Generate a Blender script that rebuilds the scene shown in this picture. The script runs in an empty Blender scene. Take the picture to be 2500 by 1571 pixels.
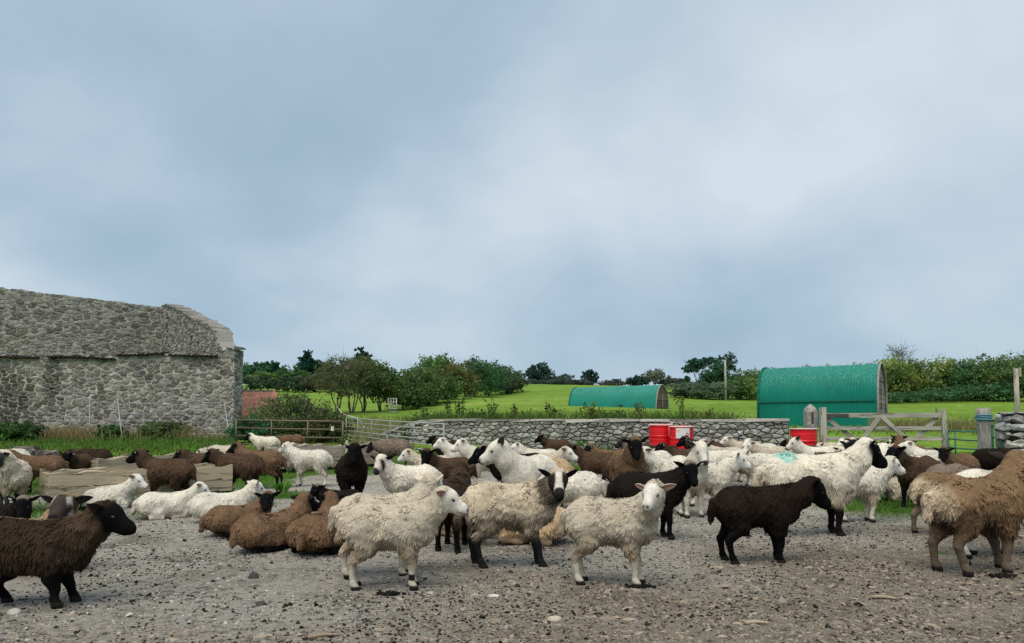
import bpy, math, random
import numpy as np
from mathutils import Matrix, Vector, Euler

# ------------------------------------------------------------------ camera, sky, sun, exposure
SC = bpy.context.scene
COL = SC.collection
R = math.radians
F_PX, HORIZON, H_CAM = 1800.0, 1043.0, 1.0
cam_d = bpy.data.cameras.new('camera')
cam = bpy.data.objects.new('camera', cam_d); COL.objects.link(cam)
cam.location = (0, 0, H_CAM)
cam.rotation_euler = (R(93.0), 0, 0)
cam_d.sensor_width = 36.0
cam_d.lens = 36.0 * F_PX / 2500.0
cam_d.shift_y = (HORIZON - 785.5 - F_PX * math.tan(R(3.0))) / 2500.0
cam_d.clip_start, cam_d.clip_end = 0.05, 3000
SC.camera = cam

SUN_EL, SUN_AZ = 62.0, 200.0     # soft light from high above, a little behind and left of the camera
def make_world():
    w = bpy.data.worlds.new('World'); SC.world = w; w.use_nodes = True
    nt = w.node_tree; nt.nodes.clear(); N = nt.nodes.new; L = nt.links.new
    out = N('ShaderNodeOutputWorld'); bg = N('ShaderNodeBackground'); L(bg.outputs[0], out.inputs[0])
    sky = N('ShaderNodeTexSky'); sky.sky_type = 'NISHITA'; sky.sun_disc = False
    sky.sun_elevation = R(SUN_EL); sky.sun_rotation = R(SUN_AZ)
    tc = N('ShaderNodeTexCoord')
    sp = N('ShaderNodeSeparateXYZ'); L(tc.outputs['Generated'], sp.inputs[0])
    # directions projected on a flat cloud deck
    ad = N('ShaderNodeMath'); ad.operation = 'ADD'; ad.inputs[1].default_value = 0.60
    ab = N('ShaderNodeMath'); ab.operation = 'ABSOLUTE'; L(sp.outputs[2], ab.inputs[0]); L(ab.outputs[0], ad.inputs[0])
    dx = N('ShaderNodeMath'); dx.operation = 'DIVIDE'; L(sp.outputs[0], dx.inputs[0]); L(ad.outputs[0], dx.inputs[1])
    dy = N('ShaderNodeMath'); dy.operation = 'DIVIDE'; L(sp.outputs[1], dy.inputs[0]); L(ad.outputs[0], dy.inputs[1])
    cb = N('ShaderNodeCombineXYZ'); L(dx.outputs[0], cb.inputs[0]); L(dy.outputs[0], cb.inputs[1])
    mp = N('ShaderNodeMapping'); mp.inputs['Location'].default_value = (3.55, 1.15, 0.0)
    mp.inputs['Rotation'].default_value = (0, 0, R(-28)); mp.inputs['Scale'].default_value = (0.95, 1.1, 1)
    L(cb.outputs[0], mp.inputs[0])
    n1 = N('ShaderNodeTexNoise'); n1.inputs['Scale'].default_value = 2.0; n1.inputs['Detail'].default_value = 5.0
    n1.inputs['Roughness'].default_value = 0.46; n1.inputs['Distortion'].default_value = 0.15
    L(mp.outputs[0], n1.inputs['Vector'])
    n2 = N('ShaderNodeTexNoise'); n2.inputs['Scale'].default_value = 5.0; n2.inputs['Detail'].default_value = 5.0
    n2.inputs['Roughness'].default_value = 0.5
    L(mp.outputs[0], n2.inputs['Vector'])
    mx = N('ShaderNodeMix'); mx.data_type = 'FLOAT'; mx.inputs[0].default_value = 0.26
    L(n1.outputs[0], mx.inputs[2]); L(n2.outputs[0], mx.inputs[3])
    # broad cloud masses: direction, reach, brightness; their edges are frayed by the noise above
    fr = N('ShaderNodeVectorMath'); fr.operation = 'SCALE'; fr.inputs['Scale'].default_value = 0.30
    sb = N('ShaderNodeVectorMath'); sb.operation = 'SUBTRACT'; L(n1.outputs['Color'], sb.inputs[0]); sb.inputs[1].default_value = (0.5, 0.5, 0.5)
    L(sb.outputs[0], fr.inputs[0])
    dd = N('ShaderNodeVectorMath'); dd.operation = 'ADD'; L(tc.outputs['Generated'], dd.inputs[0]); L(fr.outputs[0], dd.inputs[1])
    tot = mx.outputs[0]
    for px, py, reach, amp in ((1450, 430, .20, .15), (1650, 360, .22, .13), (1300, 560, .16, .09), (2000, 380, .24, .10), (2420, 260, .34, .15), (2050, 520, .22, .05), (10, 620, .15, .13), (350, 670, .18, .09), (760, 690, .20, .11), (1060, 640, .18, .12), (1000, 800, .25, .05),
                               (300, 440, .28, -.06), (700, 380, .22, -.04), (1800, 680, .20, -.04), (2250, 700, .20, -.03)):
        v = Vector(((px - 1250) / F_PX, 1.0, (HORIZON - py) / F_PX)).normalized()
        ds = N('ShaderNodeVectorMath'); ds.operation = 'DISTANCE'; L(dd.outputs[0], ds.inputs[0]); ds.inputs[1].default_value = v
        mr = N('ShaderNodeMapRange'); mr.interpolation_type = 'SMOOTHSTEP'; L(ds.outputs['Value'], mr.inputs[0])
        for k_, x_ in ((1, 0.0), (2, reach), (3, amp), (4, 0.0)): mr.inputs[k_].default_value = x_
        s_ = N('ShaderNodeMath'); s_.operation = 'ADD'; L(tot, s_.inputs[0]); L(mr.outputs[0], s_.inputs[1]); tot = s_.outputs[0]
    cr = N('ShaderNodeValToRGB'); L(tot, cr.inputs[0])
    e = cr.color_ramp.elements
    e[0].position = 0.28; e[0].color = (0.322, 0.455, 0.572, 1)
    e[1].position = 0.78; e[1].color = (0.700, 0.785, 0.860, 1)
    m = e.new(0.47); m.color = (0.405, 0.548, 0.672, 1)
    # overcast deck over the clear sky
    sk = N('ShaderNodeMix'); sk.data_type = 'RGBA'; sk.blend_type = 'MULTIPLY'; sk.inputs[0].default_value = 1.0
    L(sky.outputs[0], sk.inputs[6]); sk.inputs[7].default_value = (0.1, 0.1, 0.1, 1)
    mm = N('ShaderNodeMix'); mm.data_type = 'RGBA'; mm.inputs[0].default_value = 0.90
    L(sk.outputs[2], mm.inputs[6]); L(cr.outputs[0], mm.inputs[7])
    L(mm.outputs[2], bg.inputs[0]); bg.inputs[1].default_value = 0.406    # = 2 ** -exposure: the sky itself shows as photographed
make_world()
sun_d = bpy.data.lights.new('sun', 'SUN'); sun_d.energy = 1.5; sun_d.angle = R(55); sun_d.color = (1.0, 0.93, 0.82)
sun = bpy.data.objects.new('sun', sun_d); COL.objects.link(sun)
def _sun_dir():
    el, az = R(SUN_EL), R(SUN_AZ)
    d = Vector((math.sin(az) * math.cos(el), math.cos(az) * math.cos(el), math.sin(el)))
    sun.rotation_euler = d.to_track_quat('Z', 'Y').to_euler()
_sun_dir()
SC.view_settings.view_transform = 'Standard'; SC.view_settings.look = 'None'
SC.view_settings.exposure = 1.3; SC.view_settings.gamma = 1.0; SC.view_settings.use_curve_mapping = False
SC.render.engine = 'CYCLES'
SC.cycles.max_bounces = 5; SC.cycles.diffuse_bounces = 3; SC.cycles.glossy_bounces = 2
SC.cycles.transmission_bounces = 2; SC.cycles.transparent_max_bounces = 4
SC.cycles.use_denoising = False

# ------------------------------------------------------------------ helpers
RNG = np.random.default_rng(7)
def gx(px, D):                       # sideways offset of something seen in direction px at distance D
    return (px - 1250.0) / F_PX * D

def tag(o, label=None, cat=None, group=None, kind=None):
    if label: o['label'] = label
    if cat: o['category'] = cat
    if group: o['group'] = group
    if kind: o['kind'] = kind
    return o

def mesh_np(name, V, F, col=None, smooth=True):
    """V (n,3); F one index array or a list of index arrays with 3 or 4 (or more) columns."""
    if not isinstance(F, (list, tuple)): F = [F]
    F = [np.asarray(f, dtype=np.int32) for f in F if len(f)]
    V = np.asarray(V, dtype=np.float32)
    me = bpy.data.meshes.new(name)
    me.vertices.add(len(V)); me.vertices.foreach_set('co', V.ravel())
    nl = sum(f.size for f in F); npoly = sum(len(f) for f in F)
    me.loops.add(nl); me.loops.foreach_set('vertex_index', np.concatenate([f.ravel() for f in F]))
    st = []; o = 0
    for f in F:
        st.append(o + np.arange(len(f), dtype=np.int32) * f.shape[1]); o += f.size
    me.polygons.add(npoly); me.polygons.foreach_set('loop_start', np.concatenate(st).astype(np.int32))
    me.polygons.foreach_set('use_smooth', np.full(npoly, smooth, dtype=bool))
    if col is not None:
        col = np.asarray(col, dtype=np.float32)
        if col.ndim == 1: col = np.tile(col, (len(V), 1))
        a = me.color_attributes.new('col', 'FLOAT_COLOR', 'POINT')
        c4 = np.ones((len(V), 4), dtype=np.float32); c4[:, :3] = col[:, :3]
        a.data.foreach_set('color', c4.ravel())
    me.update(calc_edges=True)
    return me

def obj(name, me, mat=None, parent=None, loc=None, rot=None):
    o = bpy.data.objects.new(name, me); COL.objects.link(o)
    if mat is not None and me is not None and len(me.materials) == 0: me.materials.append(mat)
    if parent is not None: o.parent = parent
    if loc is not None: o.location = loc
    if rot is not None: o.rotation_euler = rot
    return o

def empty(name, loc=(0, 0, 0), rz=0.0):
    o = bpy.data.objects.new(name, None); COL.objects.link(o)
    o.location = loc; o.rotation_euler = (0, 0, rz); o.empty_display_size = 0.1
    return o

class Geo:                            # collects pieces of geometry for one mesh
    def __init__(s): s.V = []; s.T = []; s.Q = []; s.C = []; s.n = 0
    def add(s, V, F, col=(1, 1, 1)):
        V = np.asarray(V, dtype=np.float32); F = np.asarray(F, dtype=np.int32)
        (s.T if F.shape[1] == 3 else s.Q).append(F + s.n)
        s.V.append(V); c = np.asarray(col, dtype=np.float32)
        s.C.append(np.tile(c, (len(V), 1)) if c.ndim == 1 else c); s.n += len(V)
        return s
    def more(s, F):                   # further faces on the vertices added last
        F = np.asarray(F, dtype=np.int32); base = s.n - len(s.V[-1])
        (s.T if F.shape[1] == 3 else s.Q).append(F + base)
    def mesh(s, name, smooth=False):
        F = []
        if s.T: F.append(np.concatenate(s.T))
        if s.Q: F.append(np.concatenate(s.Q))
        return mesh_np(name, np.concatenate(s.V), F, np.concatenate(s.C), smooth)

BOXF = np.array([[0, 3, 2, 1], [4, 5, 6, 7], [0, 1, 5, 4], [1, 2, 6, 5], [2, 3, 7, 6], [3, 0, 4, 7]])
def beam_v(p0, p1, w, h, up=(0, 0, 1), jit=0.0):
    p0 = np.array(p0, float); p1 = np.array(p1, float); d = p1 - p0; d /= np.linalg.norm(d)
    up = np.array(up, float); s = np.cross(d, up); s /= np.linalg.norm(s); u = np.cross(s, d)
    V = []
    for p in (p0, p1):
        for a, b in ((-1, -1), (1, -1), (1, 1), (-1, 1)):
            V.append(p + s * a * w / 2 + u * b * h / 2)
    V = np.array(V)
    if jit: V += RNG.normal(0, jit, V.shape)
    return V
def beam(g, p0, p1, w, h, up=(0, 0, 1), col=(1, 1, 1), jit=0.0):
    g.add(beam_v(p0, p1, w, h, up, jit), BOXF, col)
def beam_obj(name, p0, p1, w, h, mat, parent=None, up=(0, 0, 1), col=(1, 1, 1), jit=0.003):
    # built along its own x axis, so that wood grain runs with the piece
    p0 = np.array(p0, float); p1 = np.array(p1, float); d = p1 - p0; ln = np.linalg.norm(d); d /= ln
    s = np.cross(d, np.array(up, float)); s /= np.linalg.norm(s); u = np.cross(s, d)
    g = Geo(); V = np.array([(x, y * w / 2, z * h / 2) for x in (0, ln) for y, z in ((1, -1), (-1, -1), (-1, 1), (1, 1))]) + RNG.normal(0, jit, (8, 3))
    g.add(V, BOXF, col); o = obj(name, g.mesh(name), mat, parent); y_ = np.cross(u, d)
    o.matrix_basis = Matrix(((d[0], y_[0], u[0], p0[0]), (d[1], y_[1], u[1], p0[1]), (d[2], y_[2], u[2], p0[2]), (0, 0, 0, 1)))
    return o

def tube(g, pts, rad, n=6, col=(1, 1, 1), cap=True):
    pts = np.asarray(pts, float); m = len(pts)
    rad = np.full(m, rad, float) if np.isscalar(rad) else np.asarray(rad, float)
    T = np.gradient(pts, axis=0); T /= np.linalg.norm(T, axis=1, keepdims=True) + 1e-9
    ref = np.array([0.31, 0.17, 0.93]) if abs(T[0, 2]) < 0.8 else np.array([1.0, 0.1, 0])
    S = np.cross(T, ref); S /= np.linalg.norm(S, axis=1, keepdims=True) + 1e-9; U = np.cross(S, T)
    a = np.linspace(0, 2 * np.pi, n, endpoint=False)
    V = pts[:, None, :] + rad[:, None, None] * (np.cos(a)[None, :, None] * S[:, None, :] + np.sin(a)[None, :, None] * U[:, None, :])
    i = np.arange(n); j = (i + 1) % n; F = []
    for k in range(m - 1):
        F.append(np.stack([k * n + i, (k + 1) * n + i, (k + 1) * n + j, k * n + j], 1))
    V = V.reshape(-1, 3)
    if cap:
        V = np.concatenate([V, pts[:1], pts[-1:]]);
        g.add(V, np.concatenate(F), col)
        g.more(np.concatenate([np.stack([np.full(n, m * n), i, j], 1), np.stack([np.full(n, m * n + 1), (m - 1) * n + j, (m - 1) * n + i], 1)]))
    else:
        g.add(V, np.concatenate(F), col)

def lathe(g, prof, n=32, col=(1, 1, 1)):
    prof = np.asarray(prof, float); m = len(prof); a = np.linspace(0, 2 * np.pi, n, endpoint=False)
    V = np.stack([prof[:, 0][:, None] * np.cos(a), prof[:, 0][:, None] * np.sin(a), np.repeat(prof[:, 1][:, None], n, 1)], 2).reshape(-1, 3)
    i = np.arange(n); j = (i + 1) % n
    F = [np.stack([k * n + i, k * n + j, (k + 1) * n + j, (k + 1) * n + i], 1) for k in range(m - 1)]
    g.add(V, np.concatenate(F), col)

_wk = RNG.normal(0, 1, (10, 3)); _wp = RNG.uniform(0, 6.28, 10)
def waves(P, wl, seed=0):             # smooth pseudo noise, about -1..1
    r = np.random.default_rng(seed + 11); k = r.normal(0, 1, (7, 3)); k *= (2 * np.pi / wl) / np.linalg.norm(k, axis=1, keepdims=True) * r.uniform(0.7, 1.4, (7, 1))
    ph = r.uniform(0, 6.28, 7)
    return np.sin(P @ k.T + ph).sum(1) / 3.2

# ------------------------------------------------------------------ materials
MATS = {}
def mat(name, build):
    if name in MATS: return MATS[name]
    m = bpy.data.materials.new(name); m.use_nodes = True
    nt = m.node_tree; nt.nodes.clear(); out = nt.nodes.new('ShaderNodeOutputMaterial')
    b = nt.nodes.new('ShaderNodeBsdfPrincipled'); nt.links.new(b.outputs[0], out.inputs[0])
    build(nt, b); MATS[name] = m; return m
def n_noise(nt, scale, detail=4, rough=0.55, coord='Object', mapscale=None, dist=0.0):
    tc = nt.nodes.new('ShaderNodeTexCoord'); v = tc.outputs[coord]
    if mapscale:
        mp = nt.nodes.new('ShaderNodeMapping'); mp.inputs['Scale'].default_value = mapscale
        nt.links.new(v, mp.inputs[0]); v = mp.outputs[0]
    n = nt.nodes.new('ShaderNodeTexNoise'); n.inputs['Scale'].default_value = scale
    n.inputs['Detail'].default_value = detail; n.inputs['Roughness'].default_value = rough; n.inputs['Distortion'].default_value = dist
    nt.links.new(v, n.inputs['Vector']); return n.outputs[0]
def n_ramp(nt, fac, stops):
    r = nt.nodes.new('ShaderNodeValToRGB'); nt.links.new(fac, r.inputs[0]); e = r.color_ramp.elements
    def c4(c): return (c, c, c, 1) if isinstance(c, (int, float)) else (*c, 1)
    e[0].position, e[0].color = stops[0][0], c4(stops[0][1]); e[1].position, e[1].color = stops[-1][0], c4(stops[-1][1])
    for p, c in stops[1:-1]: k = e.new(p); k.color = c4(c)
    return r.outputs[0]
def n_mix(nt, fac, a, b, mode='MIX'):
    m = nt.nodes.new('ShaderNodeMix'); m.data_type = 'RGBA'; m.blend_type = mode
    for k, v in ((0, fac), (6, a), (7, b)):
        s = m.inputs[k]
        if isinstance(v, bpy.types.NodeSocket): nt.links.new(v, s)
        elif isinstance(v, (int, float)): s.default_value = v if k == 0 else (v, v, v, 1)
        else: s.default_value = (*v, 1)
    return m.outputs[2]
def n_attr(nt):
    a = nt.nodes.new('ShaderNodeAttribute'); a.attribute_name = 'col'; return a.outputs['Color']
def n_bump(nt, b, h, strength=0.4, dist=0.02):
    k = nt.nodes.new('ShaderNodeBump'); k.inputs['Strength'].default_value = strength; k.inputs['Distance'].default_value = dist
    nt.links.new(h, k.inputs['Height']); nt.links.new(k.outputs[0], b.inputs['Normal'])
def setp(b, rough=0.9, spec=0.2, metal=0.0):
    b.inputs['Roughness'].default_value = rough; b.inputs['Specular IOR Level'].default_value = spec; b.inputs['Metallic'].default_value = metal

def m_coat(nt, b):
    n = n_noise(nt, 60, 3); c = n_mix(nt, 1.0, n_attr(nt), n_ramp(nt, n, [(0.25, 0.72), (0.75, 1.15)]), 'MULTIPLY')
    nt.links.new(c, b.inputs['Base Color']); setp(b, 0.85, 0.07)
M_COAT = mat('sheep_coat', m_coat)
def m_wool(nt, b):
    nt.links.new(n_attr(nt), b.inputs['Base Color']); setp(b, 0.95, 0.05)
M_WOOL = mat('sheep_wool', m_wool)
def m_eye(nt, b): b.inputs['Base Color'].default_value = (0.010, 0.007, 0.006, 1); setp(b, 0.25, 0.4)
M_EYE = mat('eye', m_eye)
def m_plastic(nt, b): nt.links.new(n_attr(nt), b.inputs['Base Color']); setp(b, 0.4, 0.4)
M_PLASTIC = mat('tag_plastic', m_plastic)
def m_leaf(nt, b):
    c = n_attr(nt); nt.links.new(c, b.inputs['Base Color']); setp(b, 0.65, 0.15)
    out = [n for n in nt.nodes if n.type == 'OUTPUT_MATERIAL'][0]; t = nt.nodes.new('ShaderNodeBsdfTranslucent'); nt.links.new(c, t.inputs[0])
    m = nt.nodes.new('ShaderNodeMixShader'); m.inputs[0].default_value = 0.45; nt.links.new(b.outputs[0], m.inputs[1]); nt.links.new(t.outputs[0], m.inputs[2]); nt.links.new(m.outputs[0], out.inputs[0])
M_LEAF = mat('leaf', m_leaf)
def m_bark(nt, b):
    n = n_noise(nt, 9, 5, mapscale=(3, 3, 0.5)); c = n_mix(nt, 1.0, n_attr(nt), n_ramp(nt, n, [(0.3, 0.55), (0.7, 1.3)]), 'MULTIPLY')
    nt.links.new(c, b.inputs['Base Color']); setp(b, 0.95, 0.1); n_bump(nt, b, n, 0.6, 0.03)
M_BARK = mat('bark', m_bark)
def m_stone(nt, b):
    n = n_noise(nt, 14, 7, 0.65); n2 = n_noise(nt, 3.2, 3)
    c = n_mix(nt, 1.0, n_attr(nt), n_ramp(nt, n, [(0.28, 0.5), (0.5, 0.95), (0.72, 1.45)]), 'MULTIPLY')
    c = n_mix(nt, n_ramp(nt, n2, [(0.56, 0.0), (0.68, 0.35)]), c, (0.34, 0.345, 0.30))   # lichen
    nt.links.new(c, b.inputs['Base Color']); setp(b, 0.92, 0.15); n_bump(nt, b, n, 0.7, 0.02)
M_STONE = mat('limestone', m_stone)
def m_mortar(nt, b):
    n = n_noise(nt, 26, 6, 0.65)
    c = n_mix(nt, 1.0, n_attr(nt), n_ramp(nt, n, [(0.3, 0.6), (0.7, 1.25)]), 'MULTIPLY')
    nt.links.new(c, b.inputs['Base Color']); setp(b, 0.95, 0.1); n_bump(nt, b, n, 0.8, 0.03)
M_MORTAR = mat('mortar', m_mortar)
def m_wood(nt, b):
    oi = nt.nodes.new('ShaderNodeObjectInfo'); tc = nt.nodes.new('ShaderNodeTexCoord'); ad = nt.nodes.new('ShaderNodeVectorMath'); ad.operation = 'ADD'
    sc = nt.nodes.new('ShaderNodeMath'); sc.operation = 'MULTIPLY'; sc.inputs[1].default_value = 37.0; nt.links.new(oi.outputs['Random'], sc.inputs[0])
    nt.links.new(tc.outputs['Object'], ad.inputs[0]); nt.links.new(sc.outputs[0], ad.inputs[1])
    def nz(ms, scale, det, dist):
        mp = nt.nodes.new('ShaderNodeMapping'); mp.inputs['Scale'].default_value = ms; nt.links.new(ad.outputs[0], mp.inputs[0])
        n = nt.nodes.new('ShaderNodeTexNoise'); n.inputs['Scale'].default_value = scale; n.inputs['Detail'].default_value = det; n.inputs['Distortion'].default_value = dist; n.inputs['Roughness'].default_value = .6; nt.links.new(mp.outputs[0], n.inputs['Vector']); return n.outputs[0]
    n = nz((1.3, 26, 26), 1.6, 6, .3); n2 = nz((1, 1.6, 1.6), 2.2, 3, 0); n3 = nz((.55, 7, 7), 1.0, 4, .5)
    c = n_mix(nt, 1.0, n_attr(nt), n_ramp(nt, n, [(0.28, 0.55), (0.46, 0.95), (0.75, 1.18)]), 'MULTIPLY')
    c = n_mix(nt, 1.0, c, n_ramp(nt, n3, [(0.484, 1.0), (0.497, 0.22), (0.503, 0.22), (0.516, 1.0)]), 'MULTIPLY')
    c = n_mix(nt, n_ramp(nt, n2, [(0.48, 0.0), (0.72, 0.35)]), c, (0.17, 0.15, 0.115))
    nt.links.new(c, b.inputs['Base Color']); setp(b, 0.85, 0.15); n_bump(nt, b, n, 0.5, 0.010)
M_WOOD = mat('weathered_wood', m_wood)
def m_steel(nt, b):
    n = n_noise(nt, 30, 4); c = n_mix(nt, 1.0, n_attr(nt), n_ramp(nt, n, [(0.3, 0.7), (0.7, 1.1)]), 'MULTIPLY')
    nt.links.new(c, b.inputs['Base Color']); setp(b, 0.55, 0.4, 0.25)
M_STEEL = mat('galvanised_steel', m_steel)
def m_drum(nt, b):
    n = n_noise(nt, 6, 5); n3 = n_noise(nt, 40, 4)
    c = n_mix(nt, n_ramp(nt, n, [(0.35, 0.0), (0.75, 0.5)]), (0.66, 0.004, 0.012), (0.56, 0.010, 0.014))
    c = n_mix(nt, n_ramp(nt, n3, [(0.62, 0.0), (0.70, 0.6)]), c, (0.20, 0.05, 0.03))
    nt.links.new(c, b.inputs['Base Color']); setp(b, 0.38, 0.45)
M_DRUM = mat('red_drum_paint', m_drum)
def m_paint(nt, b): nt.links.new(n_attr(nt), b.inputs['Base Color']); setp(b, 0.6, 0.3)
M_PAINT = mat('flat_paint', m_paint)
# ------------------------------------------------------------------ the lie of the land
_TY = [-60, 12, 17, 19, 22, 30, 56, 80, 100, 130, 200, 300, 600, 2500]
_TZ = [0, 0, .09, .14, .28, .78, 2.35, 4.2, 5.9, 8.0, 12.3, 17.0, 24, 40]
_TY2 = [-60, 12, 17.5, 19.0, 21.5, 25, 32, 40]; _TZ2 = [0, 0, .09, .24, .74, .86, 1.05, 1.2]
def ground_z(x, y):
    x = np.asarray(x, float); y = np.asarray(y, float)
    lo = sum(np.interp(y + d, _TY, _TZ) for d in (-1.2, -.4, .4, 1.2)) / 4
    hi = sum(np.interp(y + d, _TY2, _TZ2) for d in (-.8, 0, .8)) / 3          # the ground banks up behind the stone wall
    k = np.clip((x + 4.6 - np.maximum(0, y - 24) * .25) / 2.4, 0, 1); z = lo + (np.maximum(hi, lo) - lo) * k * k * (3 - 2 * k)
    far = np.clip((y - 24) / 20, 0, 1)
    z = z + far * (0.18 * np.sin(x * .11 + 1.0) + 0.10 * np.sin(x * .27 + y * .13) + 0.05 * np.sin(y * .4 + x * .05))
    return z
def gz(x, y): return float(ground_z(x, y))

def grid_sheet(xs, ys, dz=0.0, fn=ground_z):
    X, Y = np.meshgrid(xs, ys); Z = fn(X, Y) + dz
    V = np.stack([X, Y, Z], 2).reshape(-1, 3); nx, ny = len(xs), len(ys)
    i, j = np.meshgrid(np.arange(nx - 1), np.arange(ny - 1)); a = (j * nx + i).ravel()
    return V, np.stack([a, a + 1, a + nx + 1, a + nx], 1)

def m_meadow(nt, b):
    n1 = n_noise(nt, 0.16, 4, 0.6, mapscale=(0.35, 1, 1)); n2 = n_noise(nt, 2.2, 6, 0.7, mapscale=(0.5, 1, 1)); n3 = n_noise(nt, 18, 4, 0.7)
    c = n_ramp(nt, n1, [(0.3, (0.125, 0.220, 0.028)), (0.55, (0.175, 0.280, 0.042)), (0.75, (0.245, 0.325, 0.066))])
    c = n_mix(nt, 1.0, c, n_ramp(nt, n2, [(0.3, 0.55), (0.7, 1.2)]), 'MULTIPLY')
    c = n_mix(nt, 1.0, c, n_ramp(nt, n3, [(0.3, 0.72), (0.7, 1.2)]), 'MULTIPLY')
    nt.links.new(c, b.inputs['Base Color']); setp(b, 0.95, 0.05); n_bump(nt, b, n2, 0.7, 0.25)
xs = np.unique(np.concatenate([np.linspace(-900, -60, 22), np.linspace(-60, 60, 121), np.linspace(60, 900, 22)]))
ys = np.unique(np.concatenate([np.linspace(-60, 12, 8), np.linspace(12, 60, 97), np.linspace(60, 320, 66), np.linspace(320, 2400, 20)]))
V, Fq = grid_sheet(xs, ys, 0.0, lambda X, Y: ground_z(X, Y) - 0.09 * (np.abs(X) < 12.6) * (Y < 18.6))
tag(obj('meadow', mesh_np('meadow', V, Fq), mat('meadow_grass', m_meadow)), kind='structure')

# the yard: compacted grey stone dust with dung and painted speck shadows, wood chip towards the right front, grass creeping in at the far side
def green_mask(x, y):
    x = np.asarray(x, float); y = np.asarray(y, float)
    w = 0.9 * np.sin(x * 1.3 + 2.0) + 0.7 * np.sin(x * 2.9 + y * 1.1) + 0.5 * np.sin(x * 5.1 - y * 2.3)
    edge = np.interp(x, [-12, -7, -4.5, -2.5, -0.8, 1.5, 3.2, 6, 12], [7.4, 8.9, 11.4, 14.6, 16.2, 15.4, 17.6, 14.0, 7.4])
    m = np.clip((y - edge + w * 0.9) / 1.6, 0, 1)
    for cx, cy, r in ((-4.05, 9.6, .65), (-3.4, 9.5, .4), (-3.15, 10.7, .6), (-6.3, 8.2, 1.4), (4.6, 9.2, .9), (3.4, 5.9, .12), (5.4, 9.8, 1.4), (-3.9, 8.6, .5), (4.1, 5.6, .22), (1.2, 16.5, 1.5)):
        d = np.hypot(x - cx, (y - cy) * 0.8) / r
        m = np.maximum(m, np.clip(1.5 - d * 1.3 + w * 0.18, 0, 1))
    return m
def m_yard(nt, b):
    at = nt.nodes.new('ShaderNodeAttribute'); at.attribute_name = 'col'
    sep = nt.nodes.new('ShaderNodeSeparateColor'); nt.links.new(at.outputs['Color'], sep.inputs[0])
    nf = n_noise(nt, 85, 6, 0.75); nm = n_noise(nt, 17, 5, 0.65); nl = n_noise(nt, 1.3, 4, 0.6)
    grey = n_ramp(nt, nf, [(0.31, (0.085, 0.076, 0.065)), (0.42, (0.53, 0.483, 0.408)), (0.60, (0.63, 0.58, 0.495)), (0.8, (0.54, 0.51, 0.455))])  # dark stops paint the small shadows between the stones
    chip = n_ramp(nt, nf, [(0.30, (0.050, 0.036, 0.025)), (0.44, (0.33, 0.262, 0.182)), (0.62, (0.44, 0.36, 0.262)), (0.8, (0.46, 0.39, 0.295))])
    c = n_mix(nt, sep.outputs[1], grey, chip)
    c = n_mix(nt, 1.0, c, n_ramp(nt, nm, [(0.35, 0.28), (0.465, 0.95), (0.75, 1.16)]), 'MULTIPLY')
    c = n_mix(nt, n_ramp(nt, nl, [(0.50, 0.0), (0.68, 0.55)]), c, (0.14, 0.105, 0.075))
    grass = n_ramp(nt, nm, [(0.3, (0.045, 0.095, 0.012)), (0.7, (0.12, 0.24, 0.03))])
    c = n_mix(nt, sep.outputs[0], c, grass)
    nt.links.new(c, b.inputs['Base Color']); setp(b, 0.95, 0.12)
    ad = nt.nodes.new('ShaderNodeMath'); ad.operation = 'ADD'; nt.links.new(nf, ad.inputs[0]); nt.links.new(nm, ad.inputs[1])
    n_bump(nt, b, ad.outputs[0], 1.0, 0.06)
def yard_z(x, y):
    z = ground_z(x, y) + 0.004
    return z + 0.010 * np.sin(x * 3.1 + y) * np.sin(y * 2.3) + 0.006 * np.sin(x * 7.7 - y * 5.0) + 0.008
xs = np.linspace(-13, 13, 209); ys = np.concatenate([np.linspace(-4, 2, 9), np.linspace(2.1, 12, 120), np.linspace(12.2, 19.4, 37)])
V, Fq = grid_sheet(xs, ys, 0.0, yard_z)
gm = green_mask(V[:, 0], V[:, 1])
brown = np.clip((V[:, 0] * 0.55 - (V[:, 1] - 4.35) * 0.75 + 0.55 + 0.35 * np.sin(V[:, 0] * 2.1 + V[:, 1] * 1.7)) * 0.6, 0, .72)
tag(obj('farmyard_ground', mesh_np('farmyard_ground', V, Fq, np.stack([gm, brown, gm * 0], 1)), mat('farmyard_dust', m_yard)), kind='structure')
def yz(x, y): return float(yard_z(np.float64(x), np.float64(y)))

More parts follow.
